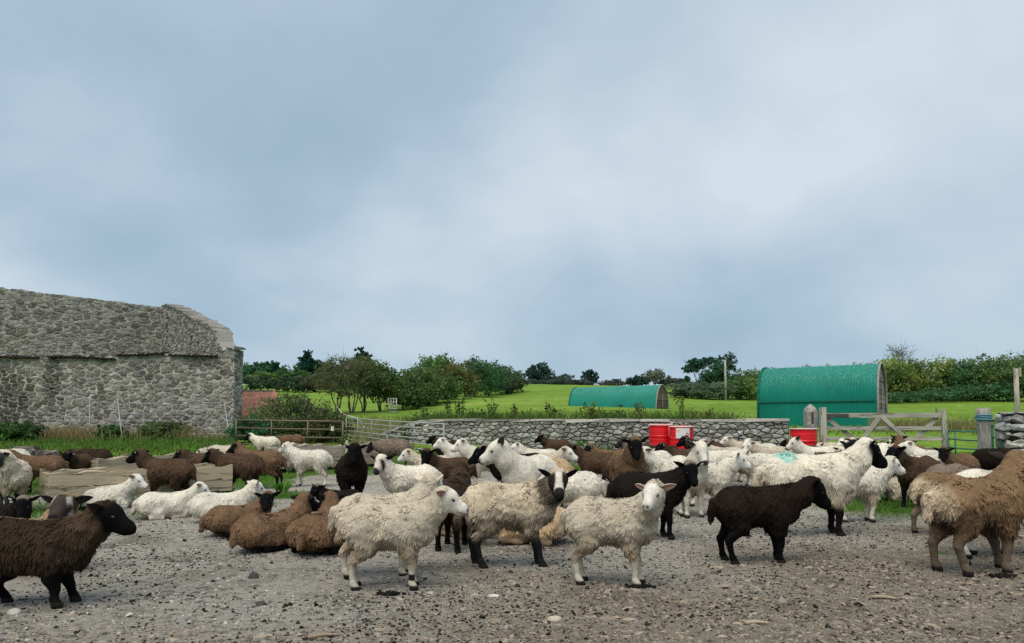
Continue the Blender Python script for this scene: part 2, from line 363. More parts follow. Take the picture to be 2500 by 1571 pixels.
# loose chippings, dung and wood chips lying on it: nobody could count them
def chips(name, n, seed, kind, label):
    r = np.random.default_rng(seed)
    D = 3.1 + r.power(0.62 if kind == 'stone' else 0.85, n) * 7.2 if kind != 'chip' else 3.1 + r.power(0.7, n) * 3.6
    px = r.uniform(-60, 2560, n); X = gx(px, D)
    br = X * 0.55 - (D - 4.35) * 0.75 + 0.55 + 0.35 * np.sin(X * 2.1 + D * 1.7)
    keep = (green_mask(X, D) < 0.55)
    if kind == 'chip': keep &= (br > r.uniform(-0.3, 1.0, n))
    if kind == 'dung':
        cl = waves(np.stack([X, D, X * 0], 1), 0.55, 3) + waves(np.stack([X, D, X * 0], 1), 1.7, 5)
        keep &= cl > r.uniform(-1.6, 1.9, n)
    X, D = X[keep], D[keep]; n = len(X)
    # eight vertex irregular lumps
    base = np.array([[-1, -.7, 0], [.2, -1, 0], [1, -.3, 0], [.8, .8, 0], [-.5, 1, 0], [-.35, -.3, 1], [.55, -.1, .9], [.0, .55, .8]])
    tris = np.array([[0, 1, 5], [1, 6, 5], [1, 2, 6], [2, 3, 6], [3, 7, 6], [3, 4, 7], [4, 5, 7], [4, 0, 5], [5, 6, 7]])
    a = r.uniform(0, 6.28, n); s = r.lognormal(0, 0.42, n)
    if kind == 'stone': L, Wd, Hh = 0.0056 * s, 0.0043 * s, 0.0040 * s * r.uniform(.5, 1.2, n)
    elif kind == 'chip': L, Wd, Hh = 0.0125 * s, 0.0040 * s, 0.0045 * s
    else: L, Wd, Hh = 0.0066 * s, 0.0044 * s, 0.0044 * s
    Pv = base[None] * np.stack([L, Wd, Hh], 1)[:, None, :] * r.uniform(0.7, 1.25, (n, 8, 3))
    tilt = r.normal(0, 0.28, n)[:, None] * Pv[:, :, 0]
    x = Pv[:, :, 0] * np.cos(a)[:, None] - Pv[:, :, 1] * np.sin(a)[:, None]; y = Pv[:, :, 0] * np.sin(a)[:, None] + Pv[:, :, 1] * np.cos(a)[:, None]
    z = Pv[:, :, 2] + tilt + yard_z(X, D)[:, None] - 0.0015
    Vv = np.stack([x + X[:, None], y + D[:, None], z], 2).reshape(-1, 3)
    Ff = (tris[None] + (np.arange(n) * 8)[:, None, None]).reshape(-1, 3)
    if kind == 'stone':
        g = r.uniform(0.26, 0.40, n) * np.clip(1 - .4 * np.clip(br[keep], 0, 1), .5, 1); w = r.uniform(0.9, 1.0, n); C = np.stack([g, g * (0.94 + 0.02 * w), g * (0.80 + 0.08 * w)], 1)
    elif kind == 'chip':
        g = r.uniform(0.10, 0.33, n); C = np.stack([g, g * 0.80, g * 0.60], 1)
    else:
        g = r.uniform(0.010, 0.040, n); C = np.stack([g, g * 0.85, g * 0.7], 1)
    o = obj(name, mesh_np(name, Vv, Ff, np.repeat(C, 8, 0), False), M_PAINT if kind != 'dung' else M_WOOL)
    return tag(o, label, {'stone': 'gravel', 'chip': 'wood chips', 'dung': 'droppings'}[kind], kind='stuff')
chips('gravel', 16000, 21, 'stone', 'loose pale grey gravel strewn over the farmyard')
chips('wood_chips', 20000, 22, 'chip', 'brown wood chips scattered over the right front of the yard')
chips('droppings_shade_specks', 56000, 23, 'dung', 'dark sheep droppings and shadow specks scattered over the farmyard')  # droppings, thickened to stand in for small shadows among the stones

# ------------------------------------------------------------------ stonework
def clip_poly(P, nx, ny, c):          # keep nx*x + ny*y <= c
    out = []; m = len(P)
    for i in range(m):
        a, b = P[i], P[(i + 1) % m]; da = nx * a[0] + ny * a[1] - c; db = nx * b[0] + ny * b[1] - c
        if da <= 0: out.append(a)
        if da * db < 0:
            t = da / (da - db); out.append((a[0] + t * (b[0] - a[0]), a[1] + t * (b[1] - a[1])))
    return out
def cells(U, cw, ch, top, base, seed, jit=0.36, drop=0.0):
    """voronoi cells of a wall face u in 0..U, v between base(u) and top(u); returns polygons"""
    r = np.random.default_rng(seed); vmax = max(top(u) for u in np.linspace(0, U, 40)); vmin = min(base(u) for u in np.linspace(0, U, 20))
    S = []; nr = int((vmax - vmin) / ch) + 2
    for k in range(-1, nr):
        off = r.uniform(0, 1); nu = int(U / cw) + 3
        for i in range(-1, nu):
            if r.uniform() < drop: continue
            S.append(((i + off + r.uniform(-jit, jit)) * cw, vmin + (k + 0.5 + r.uniform(-jit, jit)) * ch))
    S = np.array(S); asp = cw / ch; Q = S * np.array([1, asp]); out = []
    for i, (u, v) in enumerate(S):
        if u < -cw or u > U + cw: continue
        tp, bs = top(min(max(u, 0), U)), base(min(max(u, 0), U))
        if v > tp + ch or v < bs - ch: continue
        d = Q - Q[i]; dd = (d ** 2).sum(1); idx = np.argsort(dd)[1:15]
        P = [(u - cw * 1.6, v - ch * 1.6), (u + cw * 1.6, v - ch * 1.6), (u + cw * 1.6, v + ch * 1.6), (u - cw * 1.6, v + ch * 1.6)]
        for j in idx:
            mx = (Q[i] + Q[j]) / 2; n = d[j]
            P = clip_poly(P, n[0], n[1] * asp, n[0] * mx[0] + n[1] * mx[1])
            if len(P) < 3: break
        if len(P) >= 3: P = clip_poly(P, -1, 0, 0)
        if len(P) >= 3: P = clip_poly(P, 1, 0, U)
        if len(P) >= 3: P = clip_poly(P, 0, 1, tp)
        if len(P) >= 3: P = clip_poly(P, 0, -1, -bs)
        if len(P) >= 3:
            A = 0.5 * abs(sum(P[k][0] * P[(k + 1) % len(P)][1] - P[(k + 1) % len(P)][0] * P[k][1] for k in range(len(P))))
            if A > 0.12 * cw * ch: out.append((A, P))
    return out
def stone_geo(P, to3d, gap, proud, r, col):
    P = np.array(P); c = P.mean(0); n = len(P)
    def shrink(f, e):
        d = P - c; l = np.linalg.norm(d, axis=1, keepdims=True); return c + d * np.maximum(0.2, (1 - e / np.maximum(l, 1e-4))) * f
    e = proud * r.uniform(0.55, 1.3); tu, tv = r.normal(0, 0.10, 2)
    def depth(q, base): return base + (q[:, 0] - c[0]) * tu + (q[:, 1] - c[1]) * tv
    r0 = shrink(1.0, gap); r1 = shrink(1.0, gap) + r.normal(0, gap * 0.25, P.shape); r2 = shrink(0.76, gap) + r.normal(0, gap * 0.5, P.shape)
    V = np.concatenate([to3d(r0[:, 0], r0[:, 1], np.full(n, -0.04)), to3d(r1[:, 0], r1[:, 1], depth(r1, e * 0.55)), to3d(r2[:, 0], r2[:, 1], depth(r2, e) + r.normal(0, e * 0.12, n)),
                        to3d(np.array([c[0]]), np.array([c[1]]), np.array([e * r.uniform(1.0, 1.25)]))])
    i = np.arange(n); j = (i + 1) % n
    Q = np.concatenate([np.stack([i, j, n + j, n + i], 1), np.stack([n + i, n + j, 2 * n + j, 2 * n + i], 1)])
    T = np.stack([2 * n + i, 2 * n + j, np.full(n, 3 * n)], 1)
    g = Geo(); g.add(V, Q, col); g.more(T); return g
def stonework(parent, path, top, base, cw, ch, gap, proud, seed, colfn, nparts, thick, core_col, name='stone', core_name=None, jit=0.36, core_obj=None, drop=0.0, core_mat=None, toprough=0.0):
    """builds a wall core along path with stones on its camera side; stones become children of the core or parent"""
    path = np.array(path, float); seg = np.linalg.norm(np.diff(path, axis=0), axis=1); cum = np.concatenate([[0], np.cumsum(seg)]); U = cum[-1]
    def pos(u):
        u = np.asarray(u, float); x = np.interp(u, cum, path[:, 0]); y = np.interp(u, cum, path[:, 1]); k = np.clip(np.searchsorted(cum, u, 'right') - 1, 0, len(seg) - 1)
        d = (path[1:] - path[:-1])[k] / seg[k][:, None]; return x, y, d[:, 1], -d[:, 0]
    def to3d(u, v, dep):
        x, y, nx, ny = pos(u); return np.stack([x + nx * dep, y + ny * dep, v], 1)
    r = np.random.default_rng(seed)
    # core
    us = np.unique(np.concatenate([np.linspace(0, U, max(3, int(U / 0.25))), cum])); m = len(us)
    tv = np.array([top(u) for u in us]) + r.normal(0, toprough, m); bv = np.array([base(u) for u in us])
    V = np.concatenate([to3d(us, bv, np.zeros(m)), to3d(us, tv - 0.01, np.zeros(m)), to3d(us, tv - 0.01 + r.normal(0, toprough, m), np.full(m, -thick)), to3d(us, bv, np.full(m, -thick))])
    i = np.arange(m - 1); Fq = []
    for a in range(4):
        b_ = (a + 1) % 4; Fq.append(np.stack([a * m + i, a * m + i + 1, b_ * m + i + 1, b_ * m + i], 1))
    Fq.append(np.array([[0, m, 2 * m, 3 * m], [m - 1, 4 * m - 1, 3 * m - 1, 2 * m - 1]]))
    core = obj(core_name, mesh_np(core_name, V, np.concatenate(Fq), core_col if not callable(core_col) else core_col(V), False), core_mat or M_MORTAR, parent)
    cl = sorted(cells(U, cw, ch, top, base, seed, jit, drop), key=lambda t: -t[0]); rest = Geo()
    for k, (A, P) in enumerate(cl):
        c = np.mean(P, 0); x, y, nx, ny = pos(np.array([c[0]]))
        g = stone_geo(P, to3d, gap, proud, r, colfn(c[0], c[1], r))
        if k < nparts: obj(name, g.mesh(name, False), M_STONE, core)
        else:
            n0 = rest.n; rest.V += g.V; rest.C += g.C; rest.T += [t + n0 for t in g.T]; rest.Q += [q + n0 for q in g.Q]; rest.n += g.n
    if rest.n: tag(obj('small_stones', rest.mesh('small_stones', False), M_STONE, core), kind='stuff')
    return core, pos

# ruined barn on the left
barn = empty('ruined_barn', (-13.5, 26.0, gz(-13.5, 26)))
tag(barn, 'roofless rubble stone barn with broken gable at the left edge of the yard', 'barn')
inv = Matrix.Translation(-barn.location)
def barn_dark(u, z, U):                # old damp stains on the stones at the left and below the sheet edge
    s = 0.0
    for cu, cz, ru, rz_, k in ((1.6, 1.6, 1.4, 1.9, .75), (3.35, 2.6, .38, 1.3, .7), (5.05, 2.0, .3, 1.0, .35), (6.75, 2.9, .55, .5, .45), (8.8, 3.3, .9, .35, .35)):
        s = max(s, k * max(0, 1 - ((u - cu) / ru) ** 2 - ((z - cz) / rz_) ** 2) ** 0.5 if ((u - cu) / ru) ** 2 + ((z - cz) / rz_) ** 2 < 1 else 0)
    return s
def barn_col(k0):
    def f(u, v, r):
        g = r.uniform(0.12, 0.36) * k0; w = r.uniform(0, 1); c = np.array([g, g * (0.97 - 0.05 * w), g * (0.95 - 0.17 * w)])
        return c * (1 - barn_dark(u, v, 0)) if k0 >= 1 else c
    return f
def barn_core(V):
    c = np.tile(np.array([0.52, 0.47, 0.39]), (len(V), 1)); d = np.array([barn_dark(p[0] + 19.6, p[2], 0) for p in V]); return c * (1 - 0.8 * d[:, None])
b0 = gz(-13, 26) - 0.25
front_top = lambda u: float(np.interp(u, [0, 2, 4.2, 5.2, 6.3, 7.2, 8.3, 9.1, 9.55, 10.6], [3.50, 3.46, 3.44, 3.50, 3.60, 3.58, 3.50, 3.62, 3.78, 3.74]))
fcore, _ = stonework(barn, [(-19.6, 26.0), (-9.84, 26.0), (-9.70, 26.5)], front_top, lambda u: b0, 0.25, 0.125, 0.019, 0.024, 31, barn_col(1.0), 190, 0.55, barn_core, core_name='front_wall', jit=0.47, drop=0.06, toprough=0.03)
back_top = lambda u: float(np.interp(u, [0, 3, 5.0, 6.85], [6.85, 6.62, 6.50, 6.36]))
bcore, _ = stonework(barn, [(-22.0, 29.9), (-15.2, 33.0)], back_top, lambda u: 2.6, 0.26, 0.13, 0.019, 0.022, 32, barn_col(0.92), 70, 0.5, (0.43, 0.39, 0.33), core_name='back_wall', jit=0.47, drop=0.06, toprough=0.03)
side_top = lambda u: float(np.interp(u, [0, .8, 3.0, 5.5, 7.6, 8.1, 8.2, 8.6, 8.97], [6.42, 6.38, 5.88, 5.20, 4.66, 4.45, 4.10, 3.88, 3.74]))
score, _ = stonework(barn, [(-15.75, 33.0), (-10.35, 26.1)], side_top, lambda u: 2.4, 0.26, 0.11, 0.013, 0.028, 33, barn_col(0.95), 40, 0.6, (0.27, 0.255, 0.235), core_name='gable_wall', jit=0.47, drop=0.06, toprough=0.05)
# end face of the front wall / gable seen at the corner
for c in (fcore, bcore, score):
    c.matrix_parent_inverse = inv
# rough cap stones stepping down the broken gable
r_ = np.random.default_rng(5)
for k in range(40):
    u = 0.1 + k * 0.221; t = u / 8.97; x, y = -15.75 + 5.40 * t, 33.0 - 6.9 * t
    zt = side_top(u); w, h = r_.uniform(.24, .34), r_.uniform(.05, .08); sl = (side_top(u + .2) - side_top(u - .2)) / .4; sl = max(sl, -.6)
    V = beam_v((x - .04, y - .03, zt + h / 2 - .02), (x + .50, y + .41, zt + h / 2 - .02), w, h, up=(-.616 * sl, .788 * sl, 1), jit=0.014)
    g_ = r_.uniform(.13, .21); G = Geo(); G.add(V, BOXF, (g_, g_ * .94, g_ * .84)); o = obj('coping_stone', G.mesh('coping_stone'), M_STONE, barn); o.matrix_parent_inverse = inv
for k in range(30):                   # ragged top course of the front wall
    x = -19.4 + k * 0.335; zt = front_top(x + 19.6); w, h = r_.uniform(.2, .36), r_.uniform(.04, .11)
    V = beam_v((x - w / 2, 26.16, zt + h / 2 - .02), (x + w / 2, 26.16 + r_.normal(0, .03), zt + h / 2 - .02), .34, h, jit=0.025)
    g_ = r_.uniform(.16, .33); G = Geo(); G.add(V, BOXF, (g_, g_ * .94, g_ * .85)); o = obj('coping_stone', G.mesh('coping_stone'), M_STONE, barn); o.matrix_parent_inverse = inv
# rusty corrugated sheet edges laid along the top of the front wall
def sheet_edge(u0, u1, z0, z1):
    G = Geo(); n = int((u1 - u0) / 0.02); u = np.linspace(u0, u1, n); s = 0.022 * np.sin(u * 2 * np.pi / 0.16)
    zc = np.interp(u, [u0, u1], [z0, z1]) + 0.02 * np.sin(u * 1.9)
    x = u - 19.6
    V = np.concatenate([np.stack([x, np.full(n, 25.86), zc + s], 1), np.stack([x, np.full(n, 26.45), zc + s + .10], 1), np.stack([x, np.full(n, 25.86), zc + s - .04], 1), np.stack([x, np.full(n, 26.45), zc + s + .06], 1)])
    i = np.arange(n - 1)
    G.add(V, np.concatenate([np.stack([i, i + 1, n + i + 1, n + i], 1), np.stack([2 * n + i, 3 * n + i, 3 * n + i + 1, 2 * n + i + 1], 1), np.stack([2 * n + i, 2 * n + i + 1, i + 1, i], 1)]), (.022, .018, .016))
    o = obj('roof_sheet', G.mesh('roof_sheet', True), M_BARK, barn); o.matrix_parent_inverse = inv
sheet_edge(0.1, 2.9, 3.50, 3.47); sheet_edge(3.2, 5.6, 3.48, 3.42); sheet_edge(5.65, 7.3, 3.56, 3.58); sheet_edge(7.5, 9.2, 3.52, 3.53)

# dry stone wall across the back of the yard
wall_path = [(-5.3, 26.5), (-3.9, 23.4), (-2.7, 20.9), (0.6, 19.9), (3.2, 19.3), (6.75, 18.0)]
dw = empty('dry_stone_wall', (1.5, 19.7, gz(1.5, 19.7))); tag(dw, 'long grey dry stone wall with pale capping across the back of the yard', 'wall')
def wall_top(u): return float(np.interp(u, [0, 3.4, 6.2, 7.2, 9.6, 12.3, 16.5], [0.55, 0.80, 1.12, 1.17, 1.15, 1.13, 1.145]))
def dry_col(u, v, r):
    g = r.uniform(0.17, 0.42); w = r.uniform(0, 1); return np.array([g, g * (0.99 - 0.03 * w), g * (0.95 - 0.12 * w)])
wc, wpos = stonework(dw, wall_path, wall_top, lambda u: 0.0, 0.20, 0.105, 0.0085, 0.060, 41, dry_col, 290, 0.45, (0.018, 0.018, 0.016), core_name='wall_core', jit=0.42)
wc.matrix_parent_inverse = Matrix.Translation(-dw.location)
r_ = np.random.default_rng(6); u = 0.0     # pale mortared capping in lengths
while u < 16.4:
    l = r_.uniform(.5, 1.1); u1 = min(u + l, 16.6); G = Geo()
    x, y, nx, ny = wpos(np.array([u + .008, u1 - .008])); z = np.array([wall_top(u), wall_top(u1)])
    p0 = (x[0] - nx[0] * .17, y[0] - ny[0] * .17, z[0] + .03); p1 = (x[1] - nx[1] * .17, y[1] - ny[1] * .17, z[1] + .03)
    beam(G, p0, p1, .50, .07, col=np.array([.44, .42, .37]) * r_.uniform(.8, 1.15), jit=.012)
    o = obj('capping_slab', G.mesh('capping_slab'), M_MORTAR, dw); o.matrix_parent_inverse = Matrix.Translation(-dw.location); u = u1
# stub of wall at the right edge
sw = empty('stone_wall_stub', (8.9, 13.2, gz(8.9, 13.2))); tag(sw, 'stub of wall in large flat grey stones at the right edge beside the round post', 'wall')
sc_, _ = stonework(sw, [(8.98, 13.65), (8.86, 13.1), (11.5, 12.6)], lambda u: float(np.interp(u, [0, .9, .95, 4], [1.26, 1.27, 1.36, 1.40])), lambda u: -0.02, 0.40, 0.155, 0.014, 0.07, 43, dry_col, 200, 0.5, (0.018, 0.018, 0.016), core_name='wall_core', jit=0.25)
sc_.matrix_parent_inverse = Matrix.Translation(-sw.location)
# ------------------------------------------------------------------ huts, gates, drums, feeders
def arch_hut(name, label, left, right, zbase, width, height, straight, col, seam, planks, pitch=0.11):
    """corrugated hut: curved sheeting between the left and right end centres; the right end is boarded"""
    L = np.array([left[0], left[1], zbase], float); Rr = np.array([right[0], right[1], zbase], float); ax = Rr - L; ln = np.linalg.norm(ax); ax /= ln
    nrm = np.array([ax[1], -ax[0], 0.0]);                # towards the camera side
    hut = empty(name, tuple((L + Rr) / 2)); tag(hut, label, 'hut'); inv = Matrix.Translation(-hut.location)
    hw = width / 2; a = np.linspace(0, np.pi, 33)
    pr = np.stack([hw * np.cos(a), straight + (height - straight) * np.sin(a) ** 0.9], 1); pr = np.concatenate([[[hw, 0]], pr, [[-hw, 0]]])
    m = int(ln / pitch) * 6; s = np.linspace(0, ln, m + 1); w = 0.008 * np.cos(s * 2 * np.pi / pitch)
    pn = np.gradient(pr, axis=0); pn = np.stack([pn[:, 1], -pn[:, 0]], 1); pn /= np.linalg.norm(pn, axis=1, keepdims=True)
    P = pr[None, :, :] - pn[None] * w[:, None, None] * -1
    V = L + ax * s[:, None, None] + nrm * P[:, :, 0:1] + np.array([0, 0, 1.0]) * P[:, :, 1:2]
    k = pr.shape[0]; i, j = np.meshgrid(np.arange(k - 1), np.arange(m)); q = (j * k + i).ravel()
    o = obj('roof_sheeting', mesh_np('roof_sheeting', V.reshape(-1, 3), np.stack([q, q + 1, q + k + 1, q + k], 1), col), mat('green_sheeting', m_green), hut); o.matrix_parent_inverse = inv
    if seam:
        for sd in (1, -1):
            G = Geo(); beam(G, L + nrm * sd * (hw + .03) + (0, 0, straight) + ax * -.03, Rr + nrm * sd * (hw + .03) + (0, 0, straight) - ax * .1, .04, .07, col=np.array(col) * .75)
            o = obj('seam_rail', G.mesh('seam_rail'), M_PAINT, hut); o.matrix_parent_inverse = inv
    # edge rib at both ends
    for e_, nm in ((Rr, 'edge_trim'), (L, 'edge_trim')):
        G = Geo(); pts = [e_ + nrm * p[0] * 1.015 + np.array([0, 0, p[1] * 1.008]) for p in pr]; tube(G, pts, .045, 6, (.30, .29, .28) if e_ is Rr else np.array(col) * .8)
        o = obj(nm, G.mesh(nm, True), M_WOOD, hut); o.matrix_parent_inverse = inv
    # boarded end: planks cut to the arch
    for e_, sg in ((Rr, 1), (L, -1)):
        z = 0.0; r = np.random.default_rng(9)
        while z < height - 0.05:
            h = planks * r.uniform(.85, 1.15); zt = min(z + h, height - .02)
            def half(zz): return hw - .03 if zz <= straight else (hw - .03) * math.cos(math.asin(min(1, ((zz - straight) / (height - straight)) ** (1 / .9))))
            h0, h1 = half(z), half(zt); off = .03 + r.uniform(0, .02)
            b_ = e_ - ax * .10 * sg
            V = [b_ + nrm * a_ + np.array([0, 0, zz]) + ax * d * sg for d, zs in ((0, (z - .02, zt)), (off, (z - .02, zt))) for zz, hh in zip(zs, (h0, h1)) for a_ in (-hh, hh)]
            V = np.array(V); V[4:6] += ax * .02 * sg
            Fq = np.array([[0, 1, 3, 2], [4, 6, 7, 5], [0, 4, 5, 1], [2, 3, 7, 6], [0, 2, 6, 4], [1, 5, 7, 3]])
            g_ = r.uniform(.17, .30) * (1 if seam else .62); G = Geo(); G.add(V, Fq, (g_, g_ * .86, g_ * .78) if seam else (g_, g_ * .74, g_ * .55))
            o = obj('plank', G.mesh('plank'), M_WOOD, hut); o.matrix_parent_inverse = inv; z = zt
    G = Geo(); c = Rr + ax * .02 + nrm * .02; beam(G, c + (0, 0, .75), c + (0, 0, height * .72), .10, .03, up=tuple(ax), col=(.30, .30, .29)); o = obj('door_batten', G.mesh('door_batten'), M_WOOD, hut); o.matrix_parent_inverse = inv
    return hut
def m_green(nt, b):
    n = n_noise(nt, 3.0, 5, 0.6, mapscale=(5, 5, 0.35)); n2 = n_noise(nt, 7.0, 4, 0.6, mapscale=(3, 3, 0.22)); n3 = n_noise(nt, 0.8, 3)
    c = n_mix(nt, 1.0, n_attr(nt), n_ramp(nt, n3, [(0.3, 0.85), (0.7, 1.1)]), 'MULTIPLY')
    tcx = nt.nodes.new('ShaderNodeTexCoord'); sp = nt.nodes.new('ShaderNodeSeparateXYZ'); nt.links.new(tcx.outputs['Generated'], sp.inputs[0])
    up = n_ramp(nt, sp.outputs[2], [(0.62, 0.0), (0.86, 0.75), (1.0, 0.9)])
    st = n_mix(nt, 1.0, n_ramp(nt, n2, [(0.50, 0.0), (0.66, 0.45)]), up, 'MULTIPLY')
    c = n_mix(nt, st, c, (0.34, 0.44, 0.38)); c = n_mix(nt, n_ramp(nt, n, [(0.62, 0.0), (0.72, 0.22)]), c, (0.22, 0.33, 0.28))
    nt.links.new(c, b.inputs['Base Color']); setp(b, 0.6, 0.15)
arch_hut('corrugated_hut', 'large green corrugated metal hut with shingled end behind the wooden gate', (10.75, 31.2), (14.45, 28.75), 0.72, 2.45, 2.75, 1.30, (0.003, 0.160, 0.118), True, 0.17)
arch_hut('corrugated_hut', 'smaller weathered green corrugated hut standing out in the field', (5.0, 57.6), (11.0, 53.9), 1.72, 2.6, 2.35, 0.25, (0.012, 0.185, 0.140), False, 0.3)

# red oil drums
def drum(px, D, rz, label, lab, tilt=0.0):
    x = gx(px, D); t = empty('oil_drum', (x, D, gz(x, D)), rz); t.rotation_euler = (tilt, 0, rz); tag(t, label, 'drum', 'red oil drums along the wall')
    pr = [(0, 0.012), (.270, .012), (.288, .0), (.293, .012), (.284, .03)]
    for zc in (.29, .59):
        for d in (-.05, -.0, .05) if zc == .29 else (-.0,): pass
    def rib(zc, a=.010, w=.018): return [(.283, zc - w), (.283 + a, zc - w * .3), (.283 + a, zc + w * .3), (.283, zc + w)]
    for zc, a in ((.12, .004), (.17, .004), (.22, .004), (.295, .012), (.37, .003), (.50, .003), (.595, .012), (.66, .004), (.70, .004), (.74, .004)): pr += rib(zc, a)
    pr += [(.284, .85), (.293, .865), (.293, .88), (.283, .88), (.281, .862), (.10, .862), (0, .862)]
    G = Geo(); lathe(G, pr, 40); obj('drum_shell', G.mesh('drum_shell', True), M_DRUM, t)
    G = Geo(); lathe(G, [(.296, .864), (.2985, .872), (.296, .881), (.286, .883), (.283, .876)], 40, (.72, .62, .60)); obj('top_rim', G.mesh('top_rim', True), M_PAINT, t)
    for (a0, a1, z0, z1) in lab:
        n = 12; a = np.linspace(R(a0), R(a1), n)
        def patch(aa, zl, zh, rr, c, nm, par):
            k = len(aa); V = np.concatenate([np.stack([rr * np.cos(aa), rr * np.sin(aa), np.full(k, zl)], 1), np.stack([rr * np.cos(aa), rr * np.sin(aa), np.full(k, zh)], 1)]); i = np.arange(k - 1)
            G = Geo(); G.add(V, np.stack([i, i + 1, k + i + 1, k + i], 1), c); return obj(nm, G.mesh(nm), M_PAINT, par)
        lb = patch(a, z0, z1, .2965, (.66, .66, .64), 'paper_label', t)
        patch(np.linspace(R(a0 + (a1 - a0) * .06), R(a0 + (a1 - a0) * .30), 4), z0 + (z1 - z0) * .74, z0 + (z1 - z0) * .82, .2985, (.75, .42, .18), 'print_line', lb)
        patch(np.linspace(R(a0 + (a1 - a0) * .06), R(a0 + (a1 - a0) * .34), 4), z0 + (z1 - z0) * .60, z0 + (z1 - z0) * .67, .2985, (.75, .42, .18), 'print_line', lb)
        patch(np.linspace(R(a0 + (a1 - a0) * .06), R(a0 + (a1 - a0) * .50), 4), z0 + (z1 - z0) * .28, z0 + (z1 - z0) * .31, .2985, (.40, .42, .50), 'print_line', lb)
        if a1 - a0 > 50:
            ac, zc, da, dz = R(a0 + (a1 - a0) * .80), z0 + (z1 - z0) * .36, R(9.5), .052
            V = [(.2992 * math.cos(q), .2992 * math.sin(q), z) for q, z in ((ac - da, zc), (ac, zc - dz), (ac + da, zc), (ac, zc + dz))]
            G = Geo(); G.add(V, [[0, 1, 2, 3]], (.42, .005, .045)); obj('warning_diamond', G.mesh('warning_diamond'), M_PAINT, lb)
    return t
drum(1612, 18.4, 0, 'leftmost red oil drum against the stone wall, partly behind another drum', [(-62, -25, .60, .83)], R(2))
drum(1662, 17.9, 0, 'red oil drum with white hazard label in front of the stone wall', [(-128, -62, .60, .84)], R(2))
drum(1960, 16.7, 0.4, 'plain red oil drum at the wall end beside the wooden gate', [])

# wooden field gate
def P3(px, D, z): x = gx(px, D); return np.array([x, D, z])
gcol = (.40, .375, .315)
gp = empty('gate_post', (gx(1978, 17.3), 17.3, gz(gx(1978, 17.3), 17.3))); tag(gp, 'short grey stone gatepost with pointed top and slot between drum and gate', 'post')
G = Geo(); w = .118; V = []
for z, k in ((-.1, 1), (1.26, 1), (1.33, .82), (1.43, .16)): V += [(-w * k, -w * k, z), (w * k, -w * k, z), (w * k, w * k, z), (-w * k, w * k, z)]
Fq = [[4 * k + i, 4 * k + (i + 1) % 4, 4 * k + 4 + (i + 1) % 4, 4 * k + 4 + i] for k in range(3) for i in range(4)] + [[12, 13, 14, 15]]
G.add(V, Fq, (.30, .29, .26)); obj('post_shaft', G.mesh('post_shaft'), M_STONE, gp)
G = Geo(); beam(G, (.0, -w - .004, .98), (.0, -w - .004, 1.24), .05, .012, up=(0, 1, 0), col=(.06, .05, .045)); obj('slot', G.mesh('slot'), M_WOOD, gp)
gate = empty('wooden_gate', (gx(2008, 17.0), 17.0, gz(gx(2008, 17), 17))); tag(gate, 'weathered five bar wooden gate with crossed braces at the back of the yard', 'gate')
gi = Matrix.Translation(-gate.location); zb = gate.location.z
g0, g1 = P3(2008, 17.0, 0), P3(2303, 16.6, 0); gd = (g1 - g0) / np.linalg.norm(g1 - g0); gl = np.linalg.norm(g1 - g0); gn = np.array([gd[1], -gd[0], 0])
def gpt(u, z, d=0.0): return g0 + gd * u + gn * d + np.array([0, 0, zb + z])
def gb(nm, a, b_, w, h, d=0.0, col=gcol, up=None):
    o = beam_obj(nm, gpt(a[0], a[1], d), gpt(b_[0], b_[1], d), w, h, M_WOOD, gate, up=up or (0, 0, 1), col=np.array(col) * RNG.uniform(.88, 1.1)); o.matrix_parent_inverse = gi; return o
gb('hinge_stile', (0, .0), (0, 1.36), .13, .13, up=tuple(gd))
gb('latch_stile', (gl, .08), (gl, 1.30), .10, .09, up=tuple(gd))
for z in (1.17, .88, .64, .40, .17): gb('rail', (.06, z), (gl - .05, z), .045, .105 if z > 1 else .085)
gb('hinge_strap', (-.06, 1.17), (.55, 1.17), .06, .075, .012, (.08, .075, .065))
mid = gl * .48
gb('brace', (mid - .04, 1.12), (.62, .30), .035, .085, .05); gb('brace', (mid + .04, 1.12), (gl * .73, .52), .035, .085, .05)
gb('brace', (.10, 1.12), (gl * .36, .42), .035, .085, -.05); gb('brace', (gl - .12, 1.12), (gl * .73, .50), .035, .085, -.05)

# round timber post with rope, green metal hurdles
rp = empty('round_post', (gx(2401, 15.2), 15.2, gz(gx(2401, 15.2), 15.2))); tag(rp, 'thick round grey timber post with blue rope tied near its top', 'post')
G = Geo(); zz = np.linspace(-.1, 1.33, 9); tube(G, np.stack([.01 * np.sin(zz * 3), zz * 0, zz], 1), .135 + .008 * np.sin(zz * 5), 14, (.27, .265, .235)); obj('post_shaft', G.mesh('post_shaft', True), M_BARK, rp)
for k in range(4):
    G = Geo(); a = np.linspace(0, 6.28, 20); tube(G, np.stack([.147 * np.cos(a), .147 * np.sin(a), 1.10 + k * .026 + .012 * np.sin(a + k)], 1), .012, 5, (.10, .26, .33)); obj('rope_turn', G.mesh('rope_turn', True), M_PAINT, rp)
G = Geo(); beam(G, (.14, -.02, 1.07), (.62, -.1, 1.075), .03, .05, col=(.06, .05, .045)); obj('hinge_bar', G.mesh('hinge_bar'), M_STEEL, rp)
